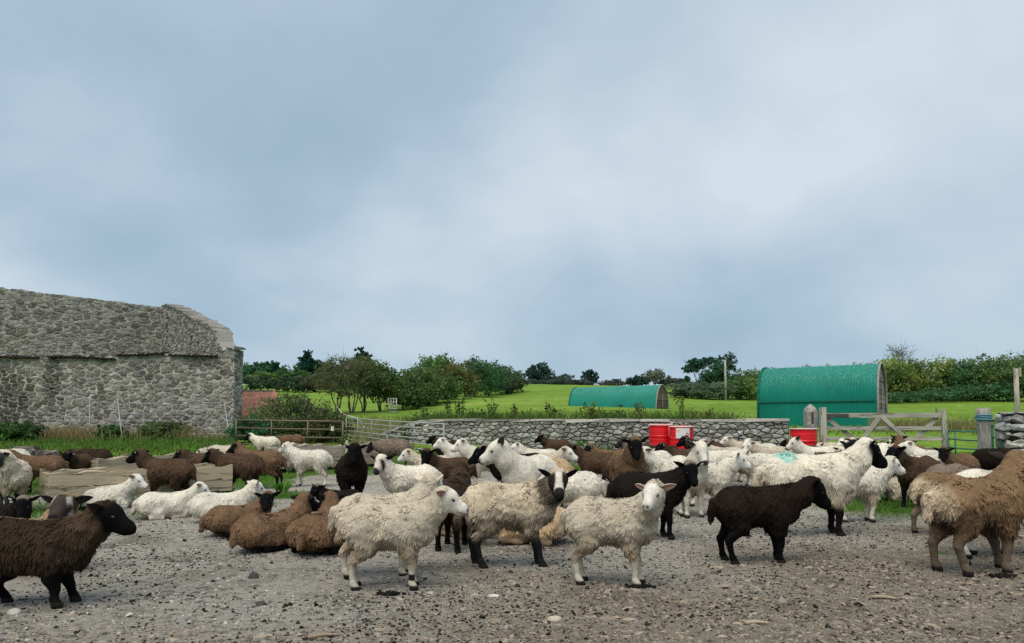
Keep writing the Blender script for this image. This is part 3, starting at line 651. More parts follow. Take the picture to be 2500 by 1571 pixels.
def hurdle(name, label, cat, a, b_, h0, h1, nr, ups, rad, col, mat_=M_STEEL, group=None, zadd=0.0, mids=True):
    a = np.array([a[0], a[1], gz(*a) + zadd]); b_ = np.array([b_[0], b_[1], gz(*b_) + zadd]); t = empty(name, tuple(a)); tag(t, label, cat, group); inv = Matrix.Translation(-t.location)
    for k in range(nr):
        f = k / (nr - 1); G = Geo(); tube(G, [a + (0, 0, h0 + (h1 - h0) * f), (a + b_) / 2 + (0, 0, h0 + (h1 - h0) * f - .012), b_ + (0, 0, h0 + (h1 - h0) * f)], rad, 6, np.array(col) * RNG.uniform(.85, 1.1)); o = obj('rail', G.mesh('rail', True), mat_, t); o.matrix_parent_inverse = inv
    for f in ups:
        p = a + (b_ - a) * f; G = Geo(); tube(G, [p + (0, -.012, h0 - .1 if f in (0, 1) else h0), p + (0, -.012, h1 + .01)], rad * (1.25 if f in (0, 1) else .9), 6, np.array(col) * RNG.uniform(.8, 1.0)); o = obj('upright', G.mesh('upright', True), mat_, t); o.matrix_parent_inverse = inv
    return t
hurdle('metal_hurdle', 'low green tubular metal hurdle between wooden gate and round post', 'hurdle', (gx(2312, 16.5), 16.5), (gx(2392, 15.4), 15.4), .10, .84, 5, (0, .22, 1), .017, (.05, .20, .15))
hurdle('metal_hurdle', 'narrow green metal hurdle squeezed between round post and right wall stub', 'hurdle', (gx(2420, 14.8), 14.8), (gx(2444, 13.4), 13.4), .1, .98, 5, (0, .5, 1), .017, (.015, .12, .075))
hurdle('rusty_gate', 'rusty brown tubular field gate beside the corner of the barn', 'gate', (gx(578, 23.0), 23.0), (gx(838, 22.0), 22.0), .14, .88, 4, (0, .34, .68, 1), .026, (.16, .115, .085))
G = Geo(); p = P3(812, 21.95, gz(gx(812, 22), 22) + .60); beam(G, p, p + (0, 0, .13), .085, .006, up=(0, 1, 0), col=(.6, .57, .48)); tag(obj('gate_tag', G.mesh('gate_tag'), M_PAINT), 'small pale tag hanging from the rusty gate', 'tag')
hurdle('silver_gate', 'long galvanised silver gate standing open in front of the wall end', 'gate', (gx(846, 24.5), 24.5), (gx(1084, 18.6), 18.6), .16, .86, 6, (0, .15, .32, .52, .75, 1), .017, (.36, .36, .35))
hurdle('field_hurdle', 'small pale metal hurdle standing beside the hedge trees in the field', 'hurdle', (gx(948, 50), 50), (gx(968, 49), 49), .1, 1.0, 5, (0, .33, .66, 1), .03, (.42, .43, .42))
# leaning scaffold frame against the barn
sf = empty('pole_frame', (gx(300, 24.8), 24.8, gz(gx(300, 24.8), 24.8))); tag(sf, 'thin metal pole frame with wire leaning against the barn wall', 'frame'); si = Matrix.Translation(-sf.location)
zg = sf.location.z
for nm, a, b_, rr in (('pole', (222, 25.2, -.1), (218, 25.7, 1.50), .024), ('pole', (303, 24.7, -.1), (286, 25.6, 1.55), .032), ('pole', (566, 24.7, -.1), (547, 25.6, 1.42), .026), ('rail', (218, 25.65, 1.42), (548, 25.65, 1.27), .018)):
    G = Geo(); tube(G, [P3(a[0], a[1], zg + a[2]), P3(b_[0], b_[1], zg + b_[2])], rr * .72, 6, (.30, .31, .31)); o = obj(nm, G.mesh(nm, True), M_STEEL, sf); o.matrix_parent_inverse = si
G = Geo()
for k in range(30):
    px = 225 + k * 10.8; tube(G, [P3(px, 25.62, zg + 1.42 - .15 * (px - 218) / 330), P3(px + 2, 25.55, zg + 1.30 - .15 * (px - 218) / 330)], .004, 3, (.30, .31, .31), False)
for zz in (1.32, 1.24): tube(G, [P3(222, 25.6, zg + zz), P3(548, 25.6, zg + zz - .15)], .004, 3, (.3, .31, .31), False)
o = obj('wire_mesh', G.mesh('wire_mesh'), M_STEEL, sf); o.matrix_parent_inverse = si

# posts out in the field
def post(name, label, px, D, h, r0, r1, col, cross=False):
    x = gx(px, D); t = empty(name, (x, D, gz(x, D))); tag(t, label, 'post'); G = Geo(); tube(G, [(0, 0, -.2), (.01, 0, h * .5), (0, 0, h)], [r0, (r0 + r1) / 2, r1], 8, col); obj('post_shaft', G.mesh('post_shaft', True), M_BARK, t)
    if cross: G = Geo(); beam(G, (-.085, -.06, h + .02), (-.085, -.06, h - .22), .05, .04, up=(0, 1, 0), col=col); beam(G, (.085, -.06, h + .03), (.085, -.06, h - .24), .05, .04, up=(0, 1, 0), col=col); obj('cross_boards', G.mesh('cross_boards'), M_WOOD, t)
post('utility_pole', 'slim wooden pole standing in the field before the far trees', 1772, 72, 4.0, .13, .10, (.34, .32, .28))
post('marker_post', 'tall pale wooden post with short boards behind the right wall stub', 2483, 22, 2.0, .075, .065, (.38, .34, .28), True)
for px, D, h, lb in ((1788, 27, .60, 'short dark fence stake in front of the large hut'), (2286, 33, .75, 'dark fence stake in the field right of the large hut')): post('fence_stake', lb, px, D, h, .05, .045, (.12, .12, .10))

# concrete path behind the gate
V = np.array([[gx(2150, 18.6), 18.6, 0], [gx(2490, 15.6), 15.6, 0], [gx(2490, 17.0), 17.0, 0], [gx(2150, 20.5), 20.5, 0]])
n = 14; xs_ = np.linspace(0, 1, n); V2 = np.concatenate([V[0] + (V[1] - V[0]) * t for t in xs_] + [V[3] + (V[2] - V[3]) * t for t in xs_]).reshape(-1, 3)
V2[:, 2] = ground_z(V2[:, 0], V2[:, 1]) + .03; i = np.arange(n - 1)
tag(obj('concrete_path', mesh_np('concrete_path', V2, np.stack([i, i + 1, n + i + 1, n + i], 1), (.40, .37, .34), False), M_MORTAR), kind='structure')

# timber feed troughs
def trough(label, a, b_, w, z0, z1, th, seed, leg=(.12, .88), col=(.44, .365, .255), ragged=0.007):
    r = np.random.default_rng(seed); a = np.array([*a, 0.0]); b_ = np.array([*b_, 0.0]); d = (b_ - a); ln = np.linalg.norm(d); d /= ln; nrm = np.array([d[1], -d[0], 0])
    t = empty('feed_trough', tuple((a + b_) / 2)); tag(t, label, 'trough', 'timber feed troughs'); inv = Matrix.Translation(-t.location)
    def board(nm, off, zl, zh, c, n=18, rag=0.0):
        u = np.linspace(0, ln, n); e = r.normal(0, .006 + rag, n); e2 = r.normal(0, .006, n); bow = .015 * np.sin(u * 1.7 + seed)
        V = np.concatenate([np.stack([u, off + dd + bow, zz + ee], 1) for dd, zz, ee in ((0, zl, e2), (0, zh, e), (th, zh, e + r.normal(0, .004 + rag * .4, n)), (th, zl, e2))])
        i = np.arange(n - 1); Fq = [np.stack([k * n + i, k * n + i + 1, ((k + 1) % 4) * n + i + 1, ((k + 1) % 4) * n + i], 1) for k in range(4)] + [np.array([[0, n, 2 * n, 3 * n], [n - 1, 4 * n - 1, 3 * n - 1, 2 * n - 1]])]
        o = obj(nm, mesh_np(nm, V, np.concatenate(Fq), np.array(c) * r.uniform(.9, 1.08), False), M_WOOD, t); o.matrix_parent_inverse = inv
        o.matrix_basis = Matrix(((d[0], nrm[0], 0, a[0]), (d[1], nrm[1], 0, a[1]), (0, 0, 1, 0), (0, 0, 0, 1)))
    zm = z0 + (z1 - z0) * .47
    board('side_board', w / 2 - th, z0, zm - .003, col); board('side_board', w / 2 - th + .004, zm + .003, z1, np.array(col) * 1.04, rag=ragged)
    board('side_board', -w / 2, z0, zm - .003, col); board('side_board', -w / 2 - .003, zm + .003, z1, np.array(col) * .95, rag=ragged)
    def part(nm, p, q, ww, hh, c, up=(0, 0, 1)): o = beam_obj(nm, p, q, ww, hh, M_WOOD, t, up=up, col=c, jit=.004); o.matrix_parent_inverse = inv
    for e_, s_ in ((a, 1), (b_, -1)): part('end_board', e_ + d * .03 * s_ + nrm * (w / 2 - th - .004) + (0, 0, (z0 + z1) / 2 - .01), e_ + d * .03 * s_ - nrm * (w / 2 - th - .004) + (0, 0, (z0 + z1) / 2 - .01), .05, z1 - z0 - .03, np.array(col) * .8)
    part('floor_board', a + d * .08 + (0, 0, z0 + .04), b_ - d * .08 + (0, 0, z0 + .04), w - 2 * th - .01, .04, np.array(col) * .7)
    for f in leg:
        for sd in (-1, 1): p = a + d * ln * f + nrm * sd * (w / 2 - th - .06); part('leg', p + (0, 0, -.02), p + (0, 0, z0 + .02), .09, .09, np.array(col) * .55, up=tuple(d))
    return t
trough('low timber feed trough with pale cracked boards at the left of the yard', (-5.52, 8.75), (-3.95, 10.15), .62, .15, .475, .06, 3)
trough('long weathered timber feed trough reaching back from behind the brown sheep', (-6.75, 11.75), (-4.95, 14.9), .62, .17, .50, .05, 4, col=(.37, .30, .215), ragged=.012)
tr3 = trough('far timber feed trough with broken bark edged top board below the silver gate', (-4.85, 15.1), (-3.05, 17.6), .62, .16, .60, .05, 5, col=(.42, .34, .27), ragged=.02)
G = Geo(); p = P3(848, 16.15, 0.0); beam(G, p + (0, 0, .0), p + (0, 0, .70), .075, .06, up=(1, 0, 0), col=(.46, .42, .34), jit=.006); tag(obj('short_stake', G.mesh('short_stake'), M_WOOD), 'short pale wooden stake standing against the far feed trough', 'stake')

# tiled shed roof below the gate
sh = empty('tiled_shed', (gx(590, 31), 31.5, gz(gx(590, 31), 31.5))); tag(sh, 'low shed with reddish tiled roof behind the barn corner', 'shed'); shi = Matrix.Translation(-sh.location)
sz = sh.location.z; x0, x1 = gx(470, 31), gx(655, 31)
G = Geo(); beam(G, (x0, 31.6, sz + .2), (x1 - .25, 31.6, sz + .2), 2.4, 1.1, col=(.25, .23, .2)); o = obj('shed_wall', G.mesh('shed_wall'), M_MORTAR, sh); o.matrix_parent_inverse = shi
r_ = np.random.default_rng(17); pts_tiles = []
for row in range(12):
    f = row / 11; y = 30.1 + f * 1.55; z = sz + .55 + f * 1.05; off = (row % 2) * .12; xe = x1 + (1 - f) * .55
    xx = x0
    while xx < xe - .1:
        g_ = r_.uniform(.8, 1.15); G = Geo(); beam(G, (xx + off, y, z + .03 + r_.normal(0, .006)), (xx + off + .235, y, z + .03 + r_.normal(0, .006)), .30, .025, up=(0, -.55, .83), col=np.array([.27, .135, .105]) * g_, jit=.004)
        if xx > gx(575, 31): o = obj('roof_tile', G.mesh('roof_tile'), M_MORTAR, sh); o.matrix_parent_inverse = shi
        xx += .24
G = Geo(); beam(G, (x0, 31.72, sz + 1.66), (x1 - .06, 31.72, sz + 1.66), .2, .10, col=(.16, .14, .13)); o = obj('ridge', G.mesh('ridge'), M_STONE, sh); o.matrix_parent_inverse = shi

# small loose things lying in the yard
def lump(name, label, cat, px, D, L, W, Hh, rz, col, seed, mt=M_STONE):
    r = np.random.default_rng(seed); V = []; n, m = 10, 6
    for k in range(m):
        ph = (k + .3) / m * math.pi / 1.75; 
        for i in range(n):
            a = 2 * math.pi * i / n; q = r.uniform(.86, 1.12); V.append((L / 2 * math.cos(a) * math.sin(math.pi / 2 - ph * .98 + .04) * q, W / 2 * math.sin(a) * math.sin(math.pi / 2 - ph * .98 + .04) * q, Hh * math.sin(ph) * r.uniform(.9, 1.08)))
    V.append((0, 0, Hh)); Fq = [[k * n + i, k * n + (i + 1) % n, (k + 1) * n + (i + 1) % n, (k + 1) * n + i] for k in range(m - 1) for i in range(n)]
    G = Geo(); G.add(V, Fq, col); G.more([[(m - 1) * n + i, (m - 1) * n + (i + 1) % n, m * n] for i in range(n)])
    x = gx(px, D); return tag(obj(name, G.mesh(name, True), mt, None, (x, D, yz(x, D) - .004), (0, 0, rz)), label, cat)
def dung(label, px, D, L, W, seed):
    r = np.random.default_rng(seed); G = Geo(); x = gx(px, D)
    for k in range(60):
        q = r.normal(0, .3, 2).clip(-.55, .55); s_ = r.uniform(.006, .013); n, m = 6, 4; V = [(s_ * math.cos(2 * math.pi * i / n) * math.cos(e) * r.uniform(.8, 1.3), s_ * math.sin(2 * math.pi * i / n) * math.cos(e) * r.uniform(.8, 1.2), s_ * .8 * math.sin(e)) for e in (-.6, .1, .8, 1.45) for i in range(n)]
        V = np.array(V) + np.array([q[0] * L, q[1] * W, .008 + .016 * max(0, 1 - 2.2 * np.hypot(*q)) * r.uniform(.3, 1)]); g_ = r.uniform(.006, .022)
        G.add(V, [[k_ * n + i, k_ * n + (i + 1) % n, k_ * n + n + (i + 1) % n, k_ * n + n + i] for k_ in range(3) for i in range(n)], (g_, g_ * .92, g_ * .85))
    return tag(obj('dung_pile', G.mesh('dung_pile', True), M_WOOL, None, (x, D, yz(x, D) - .002)), label, 'dung')
lump('stone', 'pale knobbly stone lying in the foreground right of centre', 'stone', 1352, 3.83, .085, .05, .028, .3, (.46, .42, .33), 1)
lump('stone', 'dark flat stone in the gravel at left of centre', 'stone', 645, 4.15, .06, .05, .028, .1, (.06, .055, .05), 2)
lump('stone', 'flat grey stone in the gravel near the left foreground', 'stone', 402, 4.0, .075, .04, .02, .4, (.20, .185, .16), 4)
lump('stone', 'dark rounded stone in the gravel behind the left foreground', 'stone', 627, 4.85, .075, .06, .04, .1, (.05, .05, .05), 3)
lump('stone', 'whitish flat stone in front of the middle sheep', 'stone', 1205, 4.35, .085, .05, .014, .1, (.44, .43, .40), 7)
lump('stone', 'white stone lying beside the left dark sheep foot', 'stone', 52, 3.98, .07, .06, .03, .8, (.42, .40, .37), 8)
dung('black clump of dung at the right edge below the tan sheep', 2437, 4.95, .17, .10, 9)
dung('dark clump of dung in front of the cream sheep', 958, 4.45, .14, .08, 10)
dung('dark clump of dung under the front feet of the middle cream sheep', 1560, 4.62, .15, .09, 11)
for nm, lb, px, D, ln, rz, cl in (('stick', 'short bark covered stick lying in the left of centre foreground', 798, 3.47, .14, .35, (.30, .24, .17)), ('stick', 'thin pale stick lying on the wood chips at right', 2145, 4.25, .13, -.25, (.36, .30, .22)), ('stick', 'flat pale splinter of wood lying near the bottom right', 1838, 3.72, .12, .05, (.42, .35, .25))):
    G = Geo(); x = gx(px, D); tube(G, [(-ln / 2, 0, .010), (0, .008, .014), (ln / 2, 0, .009)], [.009, .011, .006], 6, cl); tag(obj(nm, G.mesh(nm, True), M_BARK, None, (x, D, yz(x, D)), (0, 0, rz)), lb, 'stick')
# rubble heap by the barn, pale hose in the grass
hp_ = empty('rubble_heap', (gx(78, 15.2), 15.2, gz(gx(78, 15.2), 15.2))); tag(hp_, 'low heap of broken stone and old straw at the foot of the barn', 'heap')
r_ = np.random.default_rng(12)
for k in range(46):
    a_ = r_.uniform(0, 6.28); q = r_.uniform(0, 1) ** .6; h_ = .46 * (1 - q) ** .8; V = beam_v((-r_.uniform(.09, .2), 0, 0), (r_.uniform(.09, .2), 0, r_.normal(0, .05)), r_.uniform(.12, .24), r_.uniform(.06, .14), jit=.03)
    g_ = r_.uniform(.10, .24); G = Geo(); G.add(V, BOXF, (g_, g_ * .84, g_ * .70)); obj('broken_stone', G.mesh('broken_stone'), M_STONE, hp_, (.68 * q * math.cos(a_), .45 * q * math.sin(a_), h_ + .03), (r_.normal(0, .2), r_.normal(0, .2), r_.uniform(0, 3)))
G = Geo(); pts = [P3(px, D, 0) for px, D in ((820, 47), (838, 44), (852, 41), (872, 37), (884, 33), (890, 30), (882, 27.5))]
for p in pts: p[2] = gz(p[0], p[1]) + .16
pts[0][2] += .5; tube(G, pts, .035, 5, (.48, .46, .40)); tag(obj('rope', G.mesh('rope', True), M_PAINT), 'pale rope trailing through the rough grass from the hedge trees', 'rope')
# ------------------------------------------------------------------ plants
def leaf_quads(P, size, r, col, colvar=0.25, flat=0.0, asp=0.6):
    n = len(P); d = r.normal(0, 1, (n, 3)); d[:, 2] *= (1 - flat); d /= np.linalg.norm(d, axis=1, keepdims=True)
    e = r.normal(0, 1, (n, 3)); e -= (e * d).sum(1, keepdims=True) * d; e /= np.linalg.norm(e, axis=1, keepdims=True)
    s = (size * r.uniform(0.6, 1.35, n))[:, None]
    V = np.stack([P - d * s, P + e * s * asp, P + d * s, P - e * s * asp], 1).reshape(-1, 3)
    F = (np.array([[0, 1, 2, 3]])[None] + (np.arange(n) * 4)[:, None, None]).reshape(-1, 4)
    col = np.asarray(col, float); C = (col if col.ndim == 2 else np.tile(col, (n, 1))) * (1 + r.normal(0, colvar, (n, 1))).clip(.4, 1.8)
    return V, F, np.repeat(C, 4, 0)
def blade_tris(P, h, w, r, col, lean=0.35, colvar=0.25):
    n = len(P); a = r.uniform(0, 6.28, n); hh = h * r.uniform(0.5, 1.3, n); ln = r.normal(0, lean, (n, 2)) * hh[:, None]
    s = np.stack([np.cos(a), np.sin(a), a * 0], 1) * (w * r.uniform(.6, 1.3, n))[:, None]
    mid = P + np.stack([ln[:, 0] * .35, ln[:, 1] * .35, hh * .6], 1); tip = P + np.stack([ln[:, 0], ln[:, 1], hh], 1)
    V = np.stack([P - s, P + s, mid + s * .7, mid - s * .7, tip], 1).reshape(-1, 3); b = (np.arange(n) * 5)[:, None]
    col = np.asarray(col, float); C = (col if col.ndim == 2 else np.tile(col, (n, 1))) * (1 + r.normal(0, colvar, (n, 1))).clip(.4, 1.8)
    return V, b + np.array([[0, 1, 2, 3]]), b + np.array([[3, 2, 4]]), np.repeat(C, 5, 0)
def blades_obj(name, P, h, w, r, col, label, cat, lean=.35, parent=None):
    V, Q, T, C = blade_tris(P, h, w, r, col, lean); o = obj(name, mesh_np(name, V, [Q, T], C, False), M_LEAF, parent)
    if parent is None: tag(o, label, cat, kind='stuff')
    return o

def crown_points(n, lobes, r, shell=0.55):
    """points spread through overlapping lobes (cx,cy,cz,rx,ry,rz), denser towards the outside, in clumps"""
    out = []
    vol = np.array([l[3] * l[4] * l[5] for l in lobes]) ** .75; vol /= vol.sum()
    for l, f in zip(lobes, vol):
        m = int(n * f * 1.35); nc = max(10, m // 14); d = r.normal(0, 1, (nc, 3)); d /= np.linalg.norm(d, axis=1, keepdims=True); rad = (shell + (1 - shell) * r.uniform(0, 1, nc)) * r.uniform(.86, 1.10, nc)
        C = d * rad[:, None]; k = r.integers(0, nc, m); q = C[k] + r.normal(0, .13, (m, 3))
        out.append(q * np.array(l[3:6]) + np.array(l[:3]))
    return np.concatenate(out)
def limbs(g, r, base, h, rad, stems, spread, depth=2, col=(.10, .085, .065), crown0=.35):
    for s in range(stems):
        a = r.uniform(0, 6.28); b0 = np.array(base) + np.array([math.cos(a), math.sin(a), 0]) * rad * (1.2 if stems > 1 else 0)
        lean = np.array([math.cos(a), math.sin(a), 0]) * spread * (1 if stems > 1 else .25)
        p = [b0 + np.array([0, 0, -.15])]; n = 6
        for k in range(1, n + 1):
            f = k / n; p.append(b0 + lean * f ** 1.2 + np.array([0, 0, h * f]) + r.normal(0, .03 * h, 3) * (f < 1) * np.array([1, 1, .3]))
        tube(g, p, np.linspace(rad, rad * .2, n + 1), 6, col, False)
        for k in range(depth * 4):
            f = r.uniform(crown0, .95); q = b0 + lean * f ** 1.2 + np.array([0, 0, h * f]); aa = r.uniform(0, 6.28); ln = h * r.uniform(.18, .38)
            e = q + np.array([math.cos(aa), math.sin(aa), r.uniform(.3, 1.0)]) * ln * .75; m = (q + e) / 2 + r.normal(0, .05 * ln, 3) + np.array([0, 0, -.04 * ln])
            tube(g, [q, m, e], [rad * (1 - f) * .6 + .012 * h / 4, rad * .2, .006 * h / 4], 5, col, False)
            for kk in range(3):
                e2 = m + (e - m) * r.uniform(.1, 1) + r.normal(0, .3 * ln, 3) + np.array([0, 0, .15 * ln]); tube(g, [m + (e - m) * r.uniform(0, .6), e2], [rad * .13, .005], 4, col, False)
TREES = 'hedge and field trees behind the yard'
def tree(label, px, D, h, wid, col, seed, nl=1600, leaf=.13, stems=1, trunk=.22, lobes=None, crown=(.22, 1.0), bare=0.0, name='tree', group=TREES, cat='tree', zoff=0.0, colmix=None, flat=0.0):
    wid *= 1.22 if 45 < D < 100 else 1.1; nl = int(nl * 1.3)
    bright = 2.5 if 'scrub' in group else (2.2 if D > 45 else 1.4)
    r = np.random.default_rng(seed); x = gx(px, D); z = gz(x, D) + zoff; t = empty(name, (x, D, z)); tag(t, label, cat, group)
    g = Geo(); limbs(g, r, (0, 0, 0), h * .86, max(.04, h * .022 * (1 if stems == 1 else .62)), stems, wid * .32, 2 if bare < .5 else 4, crown0=max(.15, crown[0]))
    obj('trunk', g.mesh('trunk', True), M_BARK, t)
    if lobes is None:
        lobes = []; c0, c1 = crown[0] * h, crown[1] * h; k = r.integers(11, 15)
        for i in range(k):
            f = (i + .5) / k; a = i * 2.4 + r.uniform(-.5, .5); zc = c0 + (c1 - c0) * (0.18 + .64 * f); sw = math.sin(math.pi * (.22 + .68 * f)); rr = wid * .5 * r.uniform(.46, .70) * (.55 + .45 * sw)
            lobes.append((math.cos(a) * wid * .27 * sw, math.sin(a) * wid * .27 * sw, zc, rr, rr, min(rr * .9, (c1 - c0) * .26)))
    n = int(nl * (1 - bare * .75)); P = crown_points(n, lobes, r, .25 if bare < .3 else .5)
    P = P[P[:, 2] > crown[0] * h * .55]
    tint = np.array([.84, 1.04, 1.0]); col = np.asarray(col, float) * tint; colmix = None if colmix is None else np.asarray(colmix, float) * tint
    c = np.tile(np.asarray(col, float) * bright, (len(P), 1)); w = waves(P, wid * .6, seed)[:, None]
    c = c * (1 + .22 * w)
    if colmix is not None: f = np.clip(.45 + .6 * waves(P, wid * .45, seed + 5), 0, 1)[:, None]; c = c * (1 - f) + np.asarray(colmix) * bright * f
    V, F, C = leaf_quads(P, leaf * 1.16, r, c, .28, flat)
    tag(obj('crown', mesh_np('crown', V, F, C, False), M_LEAF, t), kind='stuff')
    return t
GD, GM, GY, GO, GR_ = (.020, .050, .020), (.045, .085, .022), (.105, .125, .030), (.110, .075, .025), (.060, .075, .045)
# far left belt behind the field
tree('rounded green tree at the barn corner, leftmost of the far belt', 610, 108, 4.3, 6.0, (.03, .065, .03), 101, 1500, .17)
tree('dark narrow conifer, second in the far left belt', 662, 118, 4.7, 3.8, (.012, .035, .022), 102, 1400, .17, crown=(.15, 1))
tree('low yellowing bush in the far left belt', 655, 104, 2.8, 6.5, GY, 103, 1100, .16, colmix=(.05, .06, .025))
tree('tall dark pine towering over the far left belt', 748, 122, 6.3, 4.4, (.010, .032, .022), 104, 1900, .18, crown=(.25, 1), lobes=[(0, 0, 2.2, 1.9, 1.9, 1.0), (.2, 0, 3.6, 1.8, 1.8, 1.0), (-.1, 0, 4.8, 1.4, 1.4, .9), (.1, 0, 5.7, .8, .8, .7)])
tree('small dark pine just right of the tall pine', 775, 124, 4.9, 3.4, (.012, .035, .024), 105, 1100, .18, crown=(.3, 1))
tree('slim dark pine half hidden by the thorn trees', 797, 126, 4.8, 3.2, (.013, .036, .024), 106, 900, .18, crown=(.3, 1))
tree('mid green bush below the tall pine', 705, 104, 3.5, 6.0, GM, 107, 1300, .16, colmix=(.025, .05, .02))
tree('dark low hedge bush at the foot of the far left belt', 632, 101, 2.2, 7.0, (.028, .038, .022), 108, 1100, .15, crown=(.02, 1))
tree('dark low hedge bush below the tall pine', 725, 101, 2.1, 7.5, (.026, .036, .022), 109, 1100, .15, crown=(.02, 1))
tree('dark brownish hedge bush beside the thorn trees', 775, 100, 2.9, 6.0, (.05, .045, .028), 110, 1100, .15, crown=(.02, 1))
# thorn trees with bare stems
tree('bare twiggy thorn tree with many stems, nearest in the hedge row', 822, 47, 3.9, 2.7, (.07, .075, .03), 120, 2600, .06, 5, bare=.55, crown=(.30, 1), colmix=(.06, .05, .025))
tree('half bare thorn tree behind the nearest thorn tree', 858, 50, 4.0, 2.8, (.055, .06, .025), 121, 2800, .065, 4, bare=.35, crown=(.3, 1), colmix=(.06, .058, .024))
tree('leafy thorn tree with split trunk in the hedge row', 888, 52, 4.0, 3.0, (.045, .065, .02), 122, 3200, .07, 4, crown=(.26, 1), colmix=(.065, .07, .022), bare=.1)
tree('dark full thorn tree beside the pale field hurdle', 930, 53, 3.7, 3.2, (.035, .062, .02), 123, 3600, .075, 3, crown=(.16, 1), colmix=(.07, .065, .02))
tree('tall dark pine top showing above the thorn trees', 882, 82, 5.6, 3.0, (.010, .03, .02), 124, 900, .13, crown=(.35, 1), lobes=[(0, 0, 3.9, 1.4, 1.4, .7), (.2, 0, 4.7, 1.0, 1.0, .45), (-.1, 0, 5.3, .6, .6, .3)])
k = 130
for lb, px, D, h, w, c, cm in (
    ('dark rounded hedge tree next to the pale field hurdle', 985, 57, 3.0, 3.2, (.04, .06, .02), (.06, .075, .025)),
    ('olive hedge tree, second beyond the pale field hurdle', 1022, 61, 3.3, 3.4, (.05, .062, .022), (.07, .08, .025)),
    ('bright leafed tall ash in the hedge row', 1068, 72, 4.7, 3.6, (.055, .095, .025), (.035, .07, .02)),
    ('dark broad hedge tree below the tall ash', 1062, 64, 3.2, 3.6, (.035, .062, .02), (.06, .07, .02)),
    ('rust tinged hedge tree right of the tall ash', 1108, 70, 3.9, 3.8, (.055, .065, .022), (.10, .068, .024)),
    ('large dark green tree towards the far end of the hedge row', 1160, 78, 4.4, 4.6, (.028, .058, .026), (.04, .07, .022)),
    ('ivy dark hedge tree behind the large dark green tree', 1195, 84, 3.9, 4.0, (.026, .055, .028), (.045, .06, .022)),
    ('ragged hedge tree, last but one of the hedge row', 1225, 88, 3.3, 3.6, (.035, .058, .028), (.06, .06, .03)),
    ('small ragged tree at the far end of the hedge row', 1250, 92, 2.7, 3.0, (.05, .062, .032), (.07, .06, .03))):
    tree(lb, px, D, h, w * 1.1, c, k, 3000, .10, 3, crown=(.03, 1), colmix=cm); k += 1
tree('bare dead snag above the end of the hedge row', 1243, 95, 3.6, 1.3, (.05, .045, .03), 141, 250, .09, 1, bare=.9, crown=(.4, 1))
# far field trees
k = 150
for lb, px, D, h, w, c, n_ in (
    ('broad dark rounded tree standing alone across the field', 1316, 280, 8.8, 12, (.022, .038, .032), 1900),
    ('pale twiggy tree right of the broad dark far tree', 1375, 285, 5.4, 9, (.055, .062, .055), 900),
    ('dark upright far tree left of the small hut', 1441, 290, 7.5, 6.4, (.026, .04, .034), 1100),
    ('low dark far bush behind the left end of the small hut', 1410, 280, 3.0, 13, (.045, .042, .04), 900),
    ('low grey far bush behind the middle of the small hut', 1500, 300, 3.6, 12, (.05, .042, .045), 900),
    ('dark far bush above the right end of the small hut', 1558, 280, 4.4, 9, (.022, .035, .028), 900),
    ('open pale far tree above the small hut end', 1600, 290, 7.2, 11, (.08, .075, .055), 800),
    ('grey leafless far bush right of the small hut', 1650, 290, 3.6, 14, (.05, .048, .04), 800),
    ('low dark hedge bush between far tree and hedge row', 1340, 270, 2.9, 22, (.03, .036, .03), 1100)):
    tree(lb, px, D, h, w, c, k, n_, .40, 1, crown=(.08 if 'bush' in lb else .16, 1)); k += 1
tree('leaning umbrella shaped pine left of the utility pole', 1712, 84, 4.6, 4.6, (.022, .048, .032), 170, 1500, .13, 2, crown=(.55, 1), lobes=[(-1.0, 0, 3.2, 1.2, 1.2, .5), (-.4, 0, 3.9, 1.4, 1.3, .5), (.8, 0, 4.1, 1.1, 1.1, .45), (-1.5, 0, 2.1, .5, .5, .4)])
tree('full dark green tree beside the utility pole', 1752, 80, 3.9, 3.8, (.022, .050, .022), 171, 2400, .11, 1, crown=(.05, 1))
tree('fine topped tall tree behind the utility pole', 1772, 90, 5.3, 3.0, (.030, .048, .032), 172, 1000, .11, 2, crown=(.5, 1), bare=.2)
